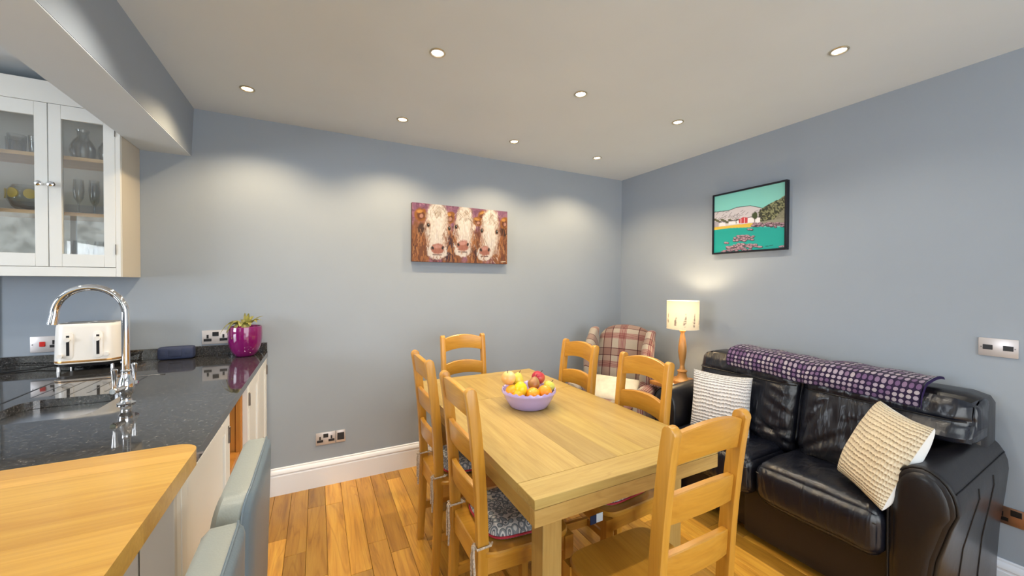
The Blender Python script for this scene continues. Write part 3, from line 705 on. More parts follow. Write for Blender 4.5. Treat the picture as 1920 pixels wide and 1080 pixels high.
dup(ch, (1.222, 1.90, 0), PI/2, 'ladder back chair on the right of the table before the tartan armchair')
dup(ch, (1.222, 1.372, 0), PI/2, 'ladder back chair on the right side of the table, in front of the leather sofa')

# padded seat cushions with ties
def make_cushion(label, tag=False):
    t = thing('seat_cushion', label, 'cushion', (0, 0, 0), 0, 'printed seat pads on the dining chairs')
    b = MB()
    def pt(a, rr):
        c, s_ = math.cos(a), math.sin(a); e = .42
        x = math.copysign(abs(c)**e, c); y = math.copysign(abs(s_)**e, s_)
        return x*(.155+.015*y)*rr, y*.152*rr+.006
    def sec(rr, z):
        o = []
        for k in range(48):
            x, y = pt(2*PI*k/48, rr); n = noise.noise(Vector((x*22, y*22, z*8)))*.006*(1 if z > .47 else 0); o.append((x, y, z+n))
        return o
    b.loft([sec(.5, .453), sec(.93, .4535), sec(1.0, .466), sec(.97, .485), sec(.88, .496), sec(.7, .501), sec(.5, .499), sec(.25, .494), sec(.06, .490)])
    part('pad', b, M['print'], t)
    b = MB(); b.tube([(*pt(2*PI*k/64, 1.005), .468) for k in range(64)], .0042, 6, close=True); part('piping', b, M['piping'], t)
    for s in (-1, 1):
        b = MB(); p0 = Vector((s*.140, -.145, .466)); cx = s*PX; cy = cy_(.47); hx, hy = PW/2+.005, .021+.005
        ring = [(cx+sx*hx, cy+sy*hy, .470+.002*i) for i, (sx, sy) in enumerate(((-1, 1), (-1, -1), (1, -1), (1, 1)))]
        b.tube([p0]+[ring[i] for i in ((0, 1, 2, 3) if s < 0 else (3, 2, 1, 0))]+[ring[0 if s < 0 else 3]], .0042, 6)
        kn = Vector((cx+s*-.006, cy-hy-.004, .470)); b.lathe([(.002, -.008), (.009, -.005), (.010, 0), (.008, .006), (.002, .008)], kn, 10)
        part('tie', b, M['tie'], t)
        for q, L in ((-1, .13), (1, .16)):
            b = MB(); b.tube([(kn.x+q*.004, kn.y, kn.z-.002), (kn.x+q*.010, kn.y-.004, kn.z-.03), (kn.x+q*.012+.003*q, kn.y-.002, kn.z-.08), (kn.x+q*.010, kn.y-.004, kn.z-L)], [.0035, .0045, .005, .0042], 6); part('tie', b, M['tie'], t)
    return t
cu = make_cushion('blue grey printed seat pad with red piping on the nearer left side chair'); cu.location = (.702, 1.37, 0); cu.rotation_euler = (0, 0, -PI/2)
dup(cu, (.702, 1.905, 0), -PI/2, 'printed seat pad with hanging ties on the farther left side chair')
dup(cu, (1.222, 1.90, 0), PI/2, 'printed seat pad on the right side chair in front of the armchair')
dup(cu, (.912, 2.295, 0), PI, 'printed seat pad on the chair at the far end of the table')
c4 = dup(cu, (1.222, 1.372, 0), PI/2, 'printed seat pad with blue and white care label on the chair beside the sofa')
b = MB(); b.box(.98, 1.012, 1.165, 1.167, .452, .486); part('care_label', b, M['tagw'], c4, world=True, label='white end of the care label')
b = MB(); b.box(.950, .98, 1.165, 1.167, .450, .484); part('care_label', b, M['tagb'], c4, world=True, label='navy end of the care label')

# ------------------------------------------------------------ fruit bowl
bc = Vector((.955, 1.665, TZ))
b = MB(); seg = 120; prof = [(.0, 0.0), (.092, 0), (.098, .004), (.108, .02), (.122, .045), (.131, .066), (.138, .074), (.1385, .078), (.136, .088), (.130, .084), (.125, .070), (.115, .045), (.1, .022), (.08, .010), (.0, .008)]
secs = []
for i, (rd, z) in enumerate(prof):
    s_ = []
    for k in range(seg):
        a = 2*PI*k/seg; dz = .0045*math.sin(a*24) if i in (8,) else 0
        s_.append((bc.x+max(rd, .001)*math.cos(a), bc.y+max(rd, .001)*math.sin(a), bc.z+.0008+z+dz))
    secs.append(s_)
b.loft(secs); o = solo('fruit_bowl', b, M['bowl'], 'lilac glazed bowl with scalloped rim full of fruit on the dining table', 'bowl')
def fruit(kind, label, p, r, c1, c2=None, el=1.0, tilt=(0, 0)):
    m, nt, bb = newmat(kind+'_skin'); n = noisen(nt, objco(nt), 22 if kind != 'orange' else 60, 3)
    sx = nd(nt, 'ShaderNodeSeparateXYZ'); tc = nd(nt, 'ShaderNodeTexCoord'); nt.links.new(tc.outputs['Object'], sx.inputs[0])
    f = mathn(nt, 'ADD', mathn(nt, 'MULTIPLY', sx.outputs[0], 12.0), n)
    nt.links.new(ramp(nt, f, [(.3, C(c1)), (.8, C(c2 or c1))]), bb.inputs['Base Color']); bb.inputs['Roughness'].default_value = .32; bb.inputs['Coat Weight'].default_value = .3
    if kind == 'orange': bump(nt, bb, noisen(nt, objco(nt), 300, 2), .4, .002)
    b = MB(); N = 18; pr = []
    for i in range(N+1):
        a = PI*i/N; rr = math.sin(a); z = -math.cos(a)*el
        if kind == 'pear': rr *= (1-.30*max(0, (z+.1)/el)); z = z*1.0+.0
        if kind in ('apple',): z -= -.16*math.exp(-(rr/.35)**2)*(-1 if z > 0 else 1)*1.0
        if kind == 'lemon': z += .12*math.copysign(math.exp(-(rr/.25)**2), z)
        pr.append((max(rr, .01)*r, z*r))
    b.lathe(pr, seg=24)
    t = solo(kind, b, m, label, kind if kind != 'stone' else 'fruit', 'fruit in the lilac bowl', loc=p, rot=(tilt[0], tilt[1], 0))
    if kind in ('apple', 'pear'):
        s = MB(); zt = pr[-1][1]; s.tube([(0, 0, zt-.004), (.001, 0, zt+.006), (.004, 0, zt+.013)], [.0018, .0014, .0018], 6); part('stalk', s, M['soil'], t)
    return t
F = [('apple', 'golden peach coloured apple on the left, highest in the bowl', (.852, 1.69, .922), .036, '#e0a860', '#f0c890', .95, (.2, -.3)),
     ('pear', 'pale yellow green pear standing behind the bright lemon', (.912, 1.71, .902), .036, '#d8cc50', '#e2d868', 1.15, (.35, .1)),
     ('lemon', 'bright yellow lemon in the middle front of the bowl', (.893, 1.640, .872), .034, '#f0cc10', '#f6da2a', 1.15, (.3, 0)),
     ('orange', 'orange at the far left of the bowl', (.858, 1.660, .862), .034, '#f0a010', '#f4ac18', .95, (0, 0)),
     ('orange', 'small orange peeping between lemon and left orange', (.868, 1.620, .850), .027, '#f2a40c', '#f6b020', .95, (0, 0)),
     ('orange', 'orange in the front centre beside the lemon', (.944, 1.603, .852), .034, '#f29a0c', '#f6aa20', .95, (0, 0)),
     ('pear', 'russet brown pear in the middle of the bowl', (.985, 1.665, .885), .032, '#9a6c42', '#a88a50', 1.15, (-.3, .5)),
     ('apple', 'red and pink apple at the back right of the bowl', (1.037, 1.708, .900), .036, '#b01838', '#d86a50', .98, (.2, .4)),
     ('orange', 'large orange at the right front of the bowl', (1.004, 1.590, .858), .036, '#f0920c', '#f4a41c', .95, (0, 0)),
     ('apple', 'yellow green apple at the right edge of the bowl', (1.062, 1.640, .868), .030, '#c2c848', '#dcd870', .92, (0, .6)),
     ('orange', 'orange buried under the other fruit at the bottom', (.955, 1.665, .822), .034, '#f0980c', '#f4a41c', .95, (0, 0))]
for f in F: fruit(*f)

# ------------------------------------------------------------ kitchen worktop, sink and tap
CT = .947
def rrect(x0, x1, y0, y1, r, n=6, z=0.0):
    o = []
    for cx, cy, a0 in ((x1-r, y1-r, 0), (x0+r, y1-r, PI/2), (x0+r, y0+r, PI), (x1-r, y0+r, 1.5*PI)):
        for k in range(n+1):
            a = a0+PI/2*k/n; o.append((cx+r*math.cos(a), cy+r*math.sin(a), z))
    return o
SX0, SX1, SY0, SY1 = -.975, -.690, 1.775, 2.085
t = thing('granite_worktop', 'polished black granite kitchen worktop with upstand and cut out for the sink', 'worktop', (-.9, 2.0, 0))
def slab_with_hole(outer, inner, z0, z1):
    bm = bmesh.new(); ed = []
    for lp in (outer, inner):
        vs_ = [bm.verts.new((p[0], p[1], z1)) for p in lp]
        for i in range(len(vs_)): ed.append(bm.edges.new((vs_[i], vs_[(i+1) % len(vs_)])))
    r = bmesh.ops.triangle_fill(bm, use_beauty=True, use_dissolve=False, edges=ed)
    ex = bmesh.ops.extrude_face_region(bm, geom=bm.faces[:])
    for g in ex['geom']:
        if isinstance(g, bmesh.types.BMVert): g.co.z = z0
    bmesh.ops.recalc_face_normals(bm, faces=bm.faces[:]); return bm
b = MB(); b.merge(slab_with_hole([(-1.85, 1.135), (-.287, 1.135), (-.287, YB-.001), (-1.85, YB-.001)], rrect(SX0, SX1, SY0, SY1, .055), CT-.03, CT)); part('worktop_slab', b, M['granite'], t, world=True, sharp=20)
b = MB(); b.box(-1.85, -.289, YB-.021, YB-.001, CT+.0005, CT+.061, .001, 1); part('upstand', b, M['granite'], t, world=True)
gm = plain('groove_shadow', '#0c0c0e', .2)
b = MB()
for k in range(6): b.box(-.985+k*.052, -.979+k*.052, 2.135, 2.385, CT-.001, CT+.0006)
b.tube([(-1.03, 2.07, CT-.003), (-1.045, 2.41, CT-.003), (-.70, 2.412, CT-.003), (-.66, 2.40, CT-.003)], .0055, 8)
part('drainer_grooves', b, gm, t, world=True)
t = thing('undermount_sink', 'stainless steel sink bowl set under the black granite', 'sink', ((SX0+SX1)/2, (SY0+SY1)/2, CT-.2))
b = MB(); g = .008
b.loft([rrect(SX0-g-.015, SX1+g+.015, SY0-g-.015, SY1+g+.015, .07, z=CT-.031), rrect(SX0-g, SX1+g, SY0-g, SY1+g, .06, z=CT-.031), rrect(SX0-g+.004, SX1+g-.004, SY0-g+.004, SY1+g-.004, .06, z=CT-.15), rrect(SX0+.02, SX1-.02, SY0+.02, SY1-.02, .05, z=CT-.178), rrect(SX0+.1, SX1-.1, SY0+.1, SY1-.1, .03, z=CT-.182)]); part('bowl', b, M['sinksteel'], t, world=True)
b = MB(); b.lathe([(.0, 0), (.03, .0), (.032, .002), (.02, .003), (.012, .001), (0, .001)], ((SX0+SX1)/2, (SY0+SY1)/2, CT-.181), 24); part('waste', b, M['chrome'], t, world=True)

tx, ty = -.628, 1.886
t = thing('kitchen_tap', 'tall chrome swan neck mixer tap with two lever handles beside the sink', 'tap', (tx, ty, CT))
b = MB(); b.lathe([(0, 0), (.025, 0), (.026, .004), (.018, .008), (.0155, .014), (.016, .030), (.021, .038), (.023, .052), (.0235, .072), (.020, .088), (.0145, .104), (.0135, .118), (.0145, .122), (.0115, .128), (0, .130)], (tx, ty, CT+.0005), 28); part('body', b, M['chrome'], t, world=True)
dv = Vector((-.996, .08, 0)).normalized(); R_ = .094; z1 = CT+.335
pts = [(tx, ty, CT+.12), (tx, ty, CT+.22), (tx, ty, CT+.28)]
pts += [tuple(Vector((tx, ty, z1))+dv*(R_*(1-math.cos(a)))+Vector((0, 0, R_*math.sin(a)))) for a in [PI*k/24 for k in range(0, 25)]]
e = Vector(pts[-1]); pts += [tuple(e+Vector((0, 0, -.012))+dv*.002), tuple(e+Vector((0, 0, -.035))+dv*.006)]
b = MB(); b.tube(pts, [.0115]*(len(pts)-2)+[.0125, .013], 16); part('swan_neck', b, M['chrome'], t, world=True)
for s in (-1, 1):
    ax = Vector((.16, .987, 0)).normalized(); h = Vector((tx-.004, ty, CT+.062)) + ax*s*.056
    b = MB(); b.tube([Vector((tx, ty, CT+.064))+ax*s*.018, Vector((tx, ty, CT+.062))+ax*s*.040, h, h+ax*s*.010], [.011, .009, .013, .009], 14)
    b.tube([h+Vector((0, 0, .006)), h+Vector((0, 0, .020)), h+Vector((0, 0, .046)), h+Vector((0, 0, .074)), h+Vector((0, 0, .078))], [.006, .0045, .007, .0095, .006], 12); part('lever_handle', b, M['chrome'], t, world=True)

# ------------------------------------------------------------ toaster, speaker, plant
t = thing('toaster', 'cream four slice toaster with copper band near the sink', 'toaster', (-1.046, 2.765, CT), math.radians(4))
b = MB(); w, dd, zb, zt = .121, .095, .040, .236
def tl_(f, z, dx=0): return [(x, y, z) for x, y, _ in rrect(-w*f+dx, w*f+dx, -dd*f, dd*f, .05*f)]
b.loft([tl_(.95, zb-.004), tl_(1.0, zb), tl_(1.0, zb+.02), tl_(.985, zb+.1), tl_(.96, zt-.018), tl_(.94, zt-.006), tl_(.90, zt)]); part('shell', b, M['cream'], t)
b = MB(); b.loft([tl_(1.004, zb+.004), tl_(1.008, zb+.006), tl_(1.007, zb+.012), tl_(1.003, zb+.014)]); part('copper_band', b, M['gold'], t)
b = MB(); b.loft([tl_(.9, .022), tl_(.92, zb-.004)]); part('base', b, M['black'], t)
for sx in (-.1, .09):
    for sy in (-.07, .07):
        b = MB(); b.cyl((sx, sy, 0), (sx, sy, .024), .008, .007); part('foot', b, M['chrome'], t)
for sx in (-.06, .045):
    b = MB(); yf = -dd*.985
    out = [(sx+.018*math.cos(a), (.180 if math.sin(a) >= 0 else .078)+.018*math.sin(a)) for a in [2*PI*k/24 for k in range(24)]]
    b.prism(out, 'y', yf-.003, yf+.01, .001); f = part('lever_track', b, M['cream'], t)
    b = MB(); b.box(sx-.0055, sx+.0055, yf-.0036, yf, .080, .180); part('lever_slot', b, M['black'], f)
    b = MB(); b.cyl((sx, yf-.014, .160), (sx, yf-.003, .160), .011); part('lever', b, M['cream'], t)
    b = MB(); b.cyl((sx-.026 if sx < 0 else sx+.032, yf-.012, .080), (sx-.026 if sx < 0 else sx+.032, yf+.004, .080), .010); part('dial', b, M['cream'], t)
for k in range(2):
    for sy in (-.04, .04):
        b = MB(); b.box(-.1+k*.105, -.012+k*.105, sy-.014, sy+.014, zt-.0005, zt+.0012); part('bread_slot', b, M['black'], t)
b = MB(); b.tube([(-1.11, 2.84, CT+.03), (-1.17, 2.83, CT+.022), (-1.26, 2.80, CT+.006), (-1.40, 2.74, CT+.005), (-1.6, 2.70, CT+.005)], .0035, 8); solo('power_cord', b, M['black'], 'black flex running left from the toaster over the granite', 'cord')

t = thing('speaker', 'small navy rectangular portable speaker leaning by the granite upstand', 'speaker', (-.728, 2.845, CT), math.radians(2))
b = MB(); b.soft(-.083, .083, -.028, .026, .001, .075, .016, 6); part('housing', b, M['speaker'], t)
b = MB(); b.soft(-.032, .028, -.031, -.024, .018, .060, .003, 4); part('centre_panel', b, M['spk2'], t)
for sx in (-.056, .052):
    b = MB(); b.lathe([(.0, 0), (.012, .0), (.013, .002), (.004, .003), (0, .003)], (0, 0, 0), 20); 
    for v in b.bm.verts: v.co = Vector((sx+v.co.x, -.0275-v.co.z, .039+v.co.y))
    part('cone', b, M['spk2'], t)

pc = Vector((-.392, 2.79, CT+.0008))
t = thing('plant_pot', 'glossy magenta round pot at the end of the granite worktop', 'plant pot', pc)
b = MB(); b.lathe([(0, 0), (.045, 0), (.052, .004), (.070, .03), (.0815, .065), (.087, .10), (.0885, .135), (.0875, .165), (.086, .178), (.083, .180), (.080, .176), (.080, .135), (.076, .1), (.05, .04), (0, .03)], seg=40); part('pot', b, M['pot'], t)
b = MB(); b.lathe([(0, .15), (.05, .152), (.0755, .148)], seg=24); part('bark', b, M['soil'], t)
t = thing('potted_plant', 'limp strap leaved green plant spilling out of the magenta pot', 'plant', (pc.x, pc.y, pc.z+.172))
def leaf(az, L, droop, w, lift, tw=0.0):
    b = MB(); N = 12; L *= 1.12; w *= 1.35
    def fn(u, v):
        s = v*L; r0 = .015; x = r0+s*math.cos(lift)*(1-.15*v); z = .0+s*math.sin(lift)-droop*v*v*L
        ww = w*(math.sin(PI*min(1, .18+.80*v)))**.7; off = (u-.5)*2*ww; z += .35*abs(off)
        return (x*math.cos(az)-off*math.sin(az+tw), x*math.sin(az)+off*math.cos(az+tw), z+.008)
    b.grid(fn, 4, N); bm = b.bm
    ex = bmesh.ops.solidify(bm, geom=bm.faces[:], thickness=.0015); part('leaf', b, M['leaf'], t)
r = random.Random(11)
for az, L, dr, w, lf in ((185, .13, .75, .012, .85), (200, .155, .9, .010, .75), (172, .12, 1.0, .012, .75), (215, .15, 1.0, .012, .95), (232, .12, 1.25, .011, .85), (255, .10, .8, .013, 1.0), (275, .115, 1.5, .013, 1.0), (285, .10, 1.3, .012, .9), (300, .10, .8, .012, 1.0), (320, .12, .6, .011, .9), (340, .115, .5, .010, .9), (5, .11, .5, .009, .85), (30, .13, .35, .008, .8), (60, .11, .4, .01, 1.0), (110, .1, .5, .01, .9), (150, .12, .6, .01, .8), (300, .085, .1, .008, 1.2), (100, .08, .1, .006, 1.3)):
    leaf(math.radians(az), L, dr, w, lf)

# ------------------------------------------------------------ base cabinets on the dining side
FX = -.292
def cab_door(b_y0, y1, parent, side, z0=.13, z1=.905, opened=0.0):
    d = MB(); r0 = .048
    d.box(FX-.02, FX, b_y0, b_y0+r0, z0, z1, .0015, 1); d.box(FX-.02, FX, y1-r0, y1, z0, z1, .0015, 1)
    d.box(FX-.02, FX, b_y0+r0, y1-r0, z0, z0+r0, .0015, 1); d.box(FX-.02, FX, b_y0+r0, y1-r0, z1-r0, z1, .0015, 1)
    d.box(FX-.016, FX-.008, b_y0+r0, y1-r0, z0+r0, z1-r0)
    o = part('door', d, M['cabw'], parent, world=True)
    for zz in (.835, .20):
        h = MB(); yy = y1+.001 if side > 0 else b_y0-.001
        h.cyl((FX+.002, yy, zz-.028), (FX+.002, yy, zz+.028), .0045, None, 10); h.lathe([(0, 0), (.006, .002), (0, .008)], (FX+.002, yy, zz+.028), 10); part('hinge', h, M['hinge'], o, world=True)
    k = MB(); ky = b_y0+.03 if side > 0 else y1-.03
    k.cyl((FX, ky, .50), (FX+.018, ky, .50), .004, None, 10); k.cyl((FX+.018, ky, .482), (FX+.018, ky, .518), .005, None, 10); part('handle', k, M['chrome'], o, world=True)
    return o
def carcass(t, y0, y1, mat_in=None, open_front=False):
    b = MB(); xb = -.635
    b.box(xb, FX-.021, y0, y0+.018, .1, .916); b.box(xb, FX-.021, y1-.018, y1, .1, .916); b.box(xb, xb+.012, y0+.018, y1-.018, .1, .916); b.box(xb+.012, FX-.021, y0+.018, y1-.018, .1, .118)
    b.box(xb+.03, FX-.075, y0, y1, 0, .099); part('body', b, mat_in or M['cab'], t, world=True)
    if mat_in: return
    f = MB(); fr = .03
    f.box(FX-.021, FX-.001, y0+.0005, y0+fr, .0, .916, .001, 1); f.box(FX-.021, FX-.001, y1-fr, y1-.0005, .0, .916, .001, 1)
    f.box(FX-.021, FX-.001, y0+fr, y1-fr, .907, .916); f.box(FX-.021, FX-.001, y0+fr, y1-fr, .0, .128); part('face_frame', f, M['cabw'], t, world=True)
t = thing('base_cabinet', 'white two door base cabinet under the granite beside the back wall', 'cabinet', (-.57, 2.51, 0), 0, 'white base cabinets under the worktop'); carcass(t, 2.142, YB-.0015)
cab_door(2.174, 2.505, t, -1); cab_door(2.508, 2.862, t, 1)
t = thing('base_cabinet', 'open fronted oak lined base unit between the white doors', 'cabinet', (-.57, 1.93, 0), 0, 'white base cabinets under the worktop'); carcass(t, 1.735, 2.141, M['oak_in'])
b = MB(); b.box(-.6115, FX-.03, 1.754, 2.122, .60, .618, .001, 1); part('shelf', b, M['oak_in'], t, world=True)
b = MB(); b.box(-.6225, -.612, 1.754, 2.122, .119, .915); part('back_panel', b, M['oak_in'], t, world=True)
b = MB(); b.box(FX-.042, FX-.024, 2.111, 2.1225, .119, .915); part('lining', b, M['oak_in'], t, world=True)
t = thing('base_cabinet', 'white base cabinet with long door next to the breakfast bar', 'cabinet', (-.57, 1.43, 0), 0, 'white base cabinets under the worktop'); carcass(t, 1.135, 1.734)
cab_door(1.167, 1.702, t, 1)
r = random.Random(2)
for i, (cc, yy) in enumerate((('#23407c', 1.775), ('#b5352a', 1.80), ('#d7d2c4', 1.832))):
    h = .2+.02*i; b = MB(); b.box(-.56, FX-.06-.01*i, yy, yy+.02, .6185, .6185+h, .001, 1)
    solo('book', b, plain('book_cover', cc, .5), ('navy', 'red', 'cream')[i]+' spined book standing on the shelf of the open oak unit', 'book', 'books in the open oak unit')

# ------------------------------------------------------------ breakfast bar
t = thing('breakfast_bar', 'honey oak breakfast bar top with rounded corner beside the granite', 'breakfast bar', (-.9, .6, 0))
b = MB(); r = random.Random(9); z0, z1 = CT+.001, CT+.041
out = [(-1.6, 1.247), (-1.6, -.6), (-.266, -.6)]+[(-.266-.022+.022*math.cos(a), 1.247-.022+.022*math.sin(a)) for a in [PI/2*k/6 for k in range(7)]]
strips = [(-.6, -.1), (-.1, .3), (.3, .52), (.52, .7), (.7, .86), (.86, 1.0), (1.0, 1.12), (1.12, 1.165), (1.165, 1.228)]
for y0, y1 in strips:
    v = r.uniform(.90, 1.06); b.c = (v, v*r.uniform(.95, 1.0), v*r.uniform(.85, 1.0), 1)
    if y1 < 1.2: b.box(-1.6, -.266, y0+.0002, y1, z0, z1, .0, 1)
    else:
        pl = [(-1.6, y0+.0002), (-.266, y0+.0002)]+[(-.321+.055*math.cos(a), 1.173+.055*math.sin(a)) for a in [PI/2*k/10 for k in range(11)]]+[(-1.6, 1.228)]
        b.prism(pl, 'z', z0, z1)
part('bar_top', b, M['bar'], t, world=True)
b = MB(); b.box(-.352, FX, 1.114, 1.1335, 0, CT-.001, .001, 1); part('end_post', b, M['cabg'], t, world=True)
b = MB(); b.box(-1.5, -.3555, 1.118, 1.1335, 0, CT-.001, .001, 1); part('end_panel', b, M['cabg'], t, world=True)
b = MB(); b.box(-.74, -.72, -.58, 1.117, 0, CT-.001, .001, 1); part('support_panel', b, M['cabg'], t, world=True)

# ------------------------------------------------------------ bar stools
def make_stool(label, loc):
    t = thing('bar_stool', label, 'stool', loc, 0, 'grey leather bar stools')
    # back is on +x, seat extends to -x.  back plate in the y-z plane with rounded top corners
    W, top, bot = .188, .982, .60
    def outline(g=0.0):
        o = []; rc = .055
        for k in range(9): a = PI/2*k/8; o.append((W-g-rc+(rc)*math.cos(a), top-g-rc*.9+rc*.9*math.sin(a)))
        for k in range(9): a = PI/2+PI/2*k/8; o.append((-(W-g)+rc+(rc)*math.cos(a), top-g-rc*.9+rc*.9*math.sin(a)))
        o += [(-(W-g), .80), (-(W-g)+.005, bot), (-.08, bot-.01), (.08, bot-.01), ((W-g)-.005, bot), ((W-g), .80)]
        return o
    def ring(x, g): return [(x-.012*(abs(y)/W)**3+.03*(z-.8), y, z) for y, z in outline(g)]
    b = MB(); b.loft([ring(-.036, .03), ring(-.031, .008), ring(-.020, .0), ring(.019, .0)]); part('backrest', b, M['stool'], t)
    b = MB(); b.loft([ring(.020, .0015), ring(.027, .006), ring(.030, .014), ring(.031, .05)]); part('backrest_shell', b, M['stool_side'], t)
    b = MB(); b.tube(ring(.0195, -.0012), .0022, 6, close=True); part('piping', b, M['stool_side'], t)
    b = MB(); b.soft(-.132, -.015, -.185, .185, .585, .645, .025, 8, (0, 0, .010)); part('seat', b, M['stool'], t)
    for lx in (-.118, -.012):
        for sy in (-1, 1):
            b = MB(); b.tube([(lx, sy*.15, .586), (lx, sy*.178, 0)], [.011, .010], 12); part('leg', b, M['chrome'], t)
    for sy in (-1, 1):
        b = MB(); b.cyl((-.118, sy*.1665, .25), (-.012, sy*.1665, .25), .008); part('foot_rail', b, M['chrome'], t)
    b = MB(); b.cyl((-.118, -.166, .25), (-.118, .166, .25), .008); part('foot_rail', b, M['chrome'], t)
    return t
st = make_stool('grey leather bar stool beside the breakfast bar, the farther of the two', (-.142, 1.055, 0))
dup(st, (-.142, .648, 0), 0, 'grey leather bar stool beside the breakfast bar, nearest the camera')

# ------------------------------------------------------------ wall cabinet with glass doors
CX1, CY0, CZ0, CZ1 = -.8985, 2.655, 1.4205, 2.36
CXL = -2.05
t = thing('wall_cabinet', 'cream wall cabinet with glazed doors on the back wall', 'cabinet', ((CX1+CXL)/2, 2.78, CZ0))
b = MB(); yb = YB-.0015
b.box(CX1-.018, CX1-.0005, CY0+.02, yb, CZ0, CZ1); part('side_panel', b, M['cabtan'], t, world=True, label='beige side panel')
b = MB(); b.box(CXL, CXL+.018, CY0+.02, yb, CZ0, CZ1); b.box(CXL+.018, CX1-.0185, CY0+.02, yb, CZ0, CZ0+.018); b.box(CXL+.018, CX1-.0185, CY0+.02, yb, CZ1-.018, CZ1); b.box(CXL+.018, CX1-.0185, yb-.008, yb, CZ0+.018, CZ1-.018)
part('body', b, M['cab'], t, world=True)
b = MB(); ds = [(-1.392, -1.1565), (-1.1535, -.918), (-1.63, -1.395), (-1.868, -1.633)]
b.box(CX1-.0195, CX1-.0005, CY0, CY0+.0195, CZ0, CZ1, .001, 1); b.box(CXL, CX1-.02, CY0, CY0+.0195, CZ0, 1.4665, .001, 1); b.box(CXL, CX1-.02, CY0, CY0+.0195, 2.256, CZ1, .001, 1); b.box(CXL, -1.8695, CY0, CY0+.0195, 1.467, 2.2555, .001, 1)
part('face_frame', b, M['cabw'], t, world=True)
for i, (x0, x1) in enumerate(ds):
    z0, z1 = 1.4685, 2.254; sw, rt, rb = .0435, .066, .062; b = MB(); ya, yc = CY0-.001, CY0+.018
    b.box(x0, x0+sw, ya, yc, z0, z1, .001, 1); b.box(x1-sw, x1, ya, yc, z0, z1, .001, 1); b.box(x0+sw, x1-sw, ya, yc, z0, z0+rb, .001, 1); b.box(x0+sw, x1-sw, ya, yc, z1-rt, z1, .001, 1)
    d = part('door', b, M['cabw'], t, world=True)
    b = MB(); b.box(x0+sw-.003, x1-sw+.003, CY0+.008, CY0+.012, z0+rb-.003, z1-rt+.003); part('glass_pane', b, M['pane'], d, world=True)
    kx = (x1-.019) if i % 2 == 0 else (x0+.019); b = MB()
    b.lathe([(.0, 0), (.006, 0), (.005, .008), (.005, .012), (.012, .018), (.0145, .024), (.012, .031), (.005, .034), (0, .0345)], (0, 0, 0), 8)
    for v in b.bm.verts: v.co = Vector((kx+v.co.x, CY0-.001-v.co.z, 1.862+v.co.y))
    part('knob', b, M['chrome'], d, world=True, sharp=20)
    hx = x0 if i % 2 == 0 else x1
    for zz in (1.56, 2.16):
        b = MB(); b.box(hx-.0012, hx+.0012, CY0-.004, CY0+.002, zz-.026, zz+.026); part('hinge', b, M['hinge'], d, world=True)
for zz in (1.722, 2.0):
    b = MB(); b.box(CXL+.0185, CX1-.019, CY0+.03, yb-.009, zz, zz+.018, .001, 1); part('shelf', b, M['shelf'], t, world=True)
SH = (CZ0+.0185, 1.7405, 2.0185)
def glassware(name, label, prof, pts, group, mat='glass', col0=None):
    b = MB(); b.lathe(prof, seg=20); o0 = solo(name, b, M[mat], label % col0[0] if col0 else label, 'glass', group, loc=pts[0])
    for i, p in enumerate(pts[1:]):
        o = dup(o0, p); 
        if col0: o['label'] = label % col0[i+1]
tumbler = [(0, 0), (.026, 0), (.028, .003), (.031, .085), (.0318, .086), (.0295, .084), (.0265, .008), (0, .007)]
wine = [(0, 0), (.030, 0), (.029, .002), (.004, .006), (.0032, .055), (.004, .062), (.022, .078), (.031, .105), (.030, .135), (.0255, .165), (.0245, .165), (.029, .135), (.030, .105), (.02, .08), (0, .066)]
flute = [(0, 0), (.026, 0), (.025, .002), (.004, .005), (.003, .05), (.0045, .056), (.017, .080), (.021, .12), (.0185, .175), (.0175, .175), (.02, .12), (.016, .083), (0, .060)]
jug = [(0, 0), (.034, 0), (.040, .01), (.048, .04), (.047, .07), (.034, .1), (.022, .115), (.020, .14), (.025, .155), (.0235, .155), (.0185, .14), (.02, .114), (.032, .098), (.045, .068), (.038, .012), (0, .006)]
pos = [(x, y) for x in (-1.085, -1.01, -.95) for y in (2.74, 2.83)]
glassware('decanter', 'round bellied clear glass decanter on the top shelf of the right glass door, %s', jug, [(-1.075, 2.76, SH[2]), (-.975, 2.77, SH[2])], 'glass decanters on the top shelf', col0=['left one', 'right one'])
glassware('champagne_flute', 'tall stemmed clear flute on the middle shelf behind the right glass door, %s', flute, [(-1.085, 2.74, SH[1]), (-1.025, 2.735, SH[1]), (-.962, 2.74, SH[1]), (-1.06, 2.83, SH[1]), (-.995, 2.83, SH[1])], 'stemmed flutes on the middle shelf', col0=['front left', 'front centre', 'front right', 'back left', 'back right'])
glassware('wine_glass', 'stemmed clear wine glass on the bottom shelf behind the right glass door, %s', wine, [(-1.08, 2.74, SH[0]), (-1.005, 2.75, SH[0]), (-.955, 2.83, SH[0])], 'wine glasses on the bottom shelf', col0=['left', 'centre', 'right'])
glassware('tumbler', 'clear glass tumbler on the top shelf behind the left glass door, %s', tumbler, [(-1.225, 2.74, SH[2]), (-1.295, 2.74, SH[2]), (-1.255, 2.82, SH[2]), (-1.335, 2.81, SH[2])], 'tumblers on the top shelf', col0=['nearest the knob', 'second in the front', 'behind between two others', 'back left'])
glassware('highball_glass', 'tall plain tumbler on the lower shelves behind the left glass door, %s', tumbler, [(-1.225, 2.80, SH[0]), (-1.30, 2.80, SH[0])], 'tall tumblers on the bottom shelf', col0=['right', 'left'])
t = thing('patterned_bowl', 'dark round glass bowl with yellow patches on the middle shelf of the left glass door', 'bowl', (-1.275, 2.77, SH[1]))
b = MB(); b.lathe([(0, 0), (.03, 0), (.05, .02), (.068, .055), (.066, .095), (.05, .125), (.047, .125), (.063, .093), (.064, .056), (.045, .024), (0, .01)], seg=28); part('glass_body', b, M['glass'], t)
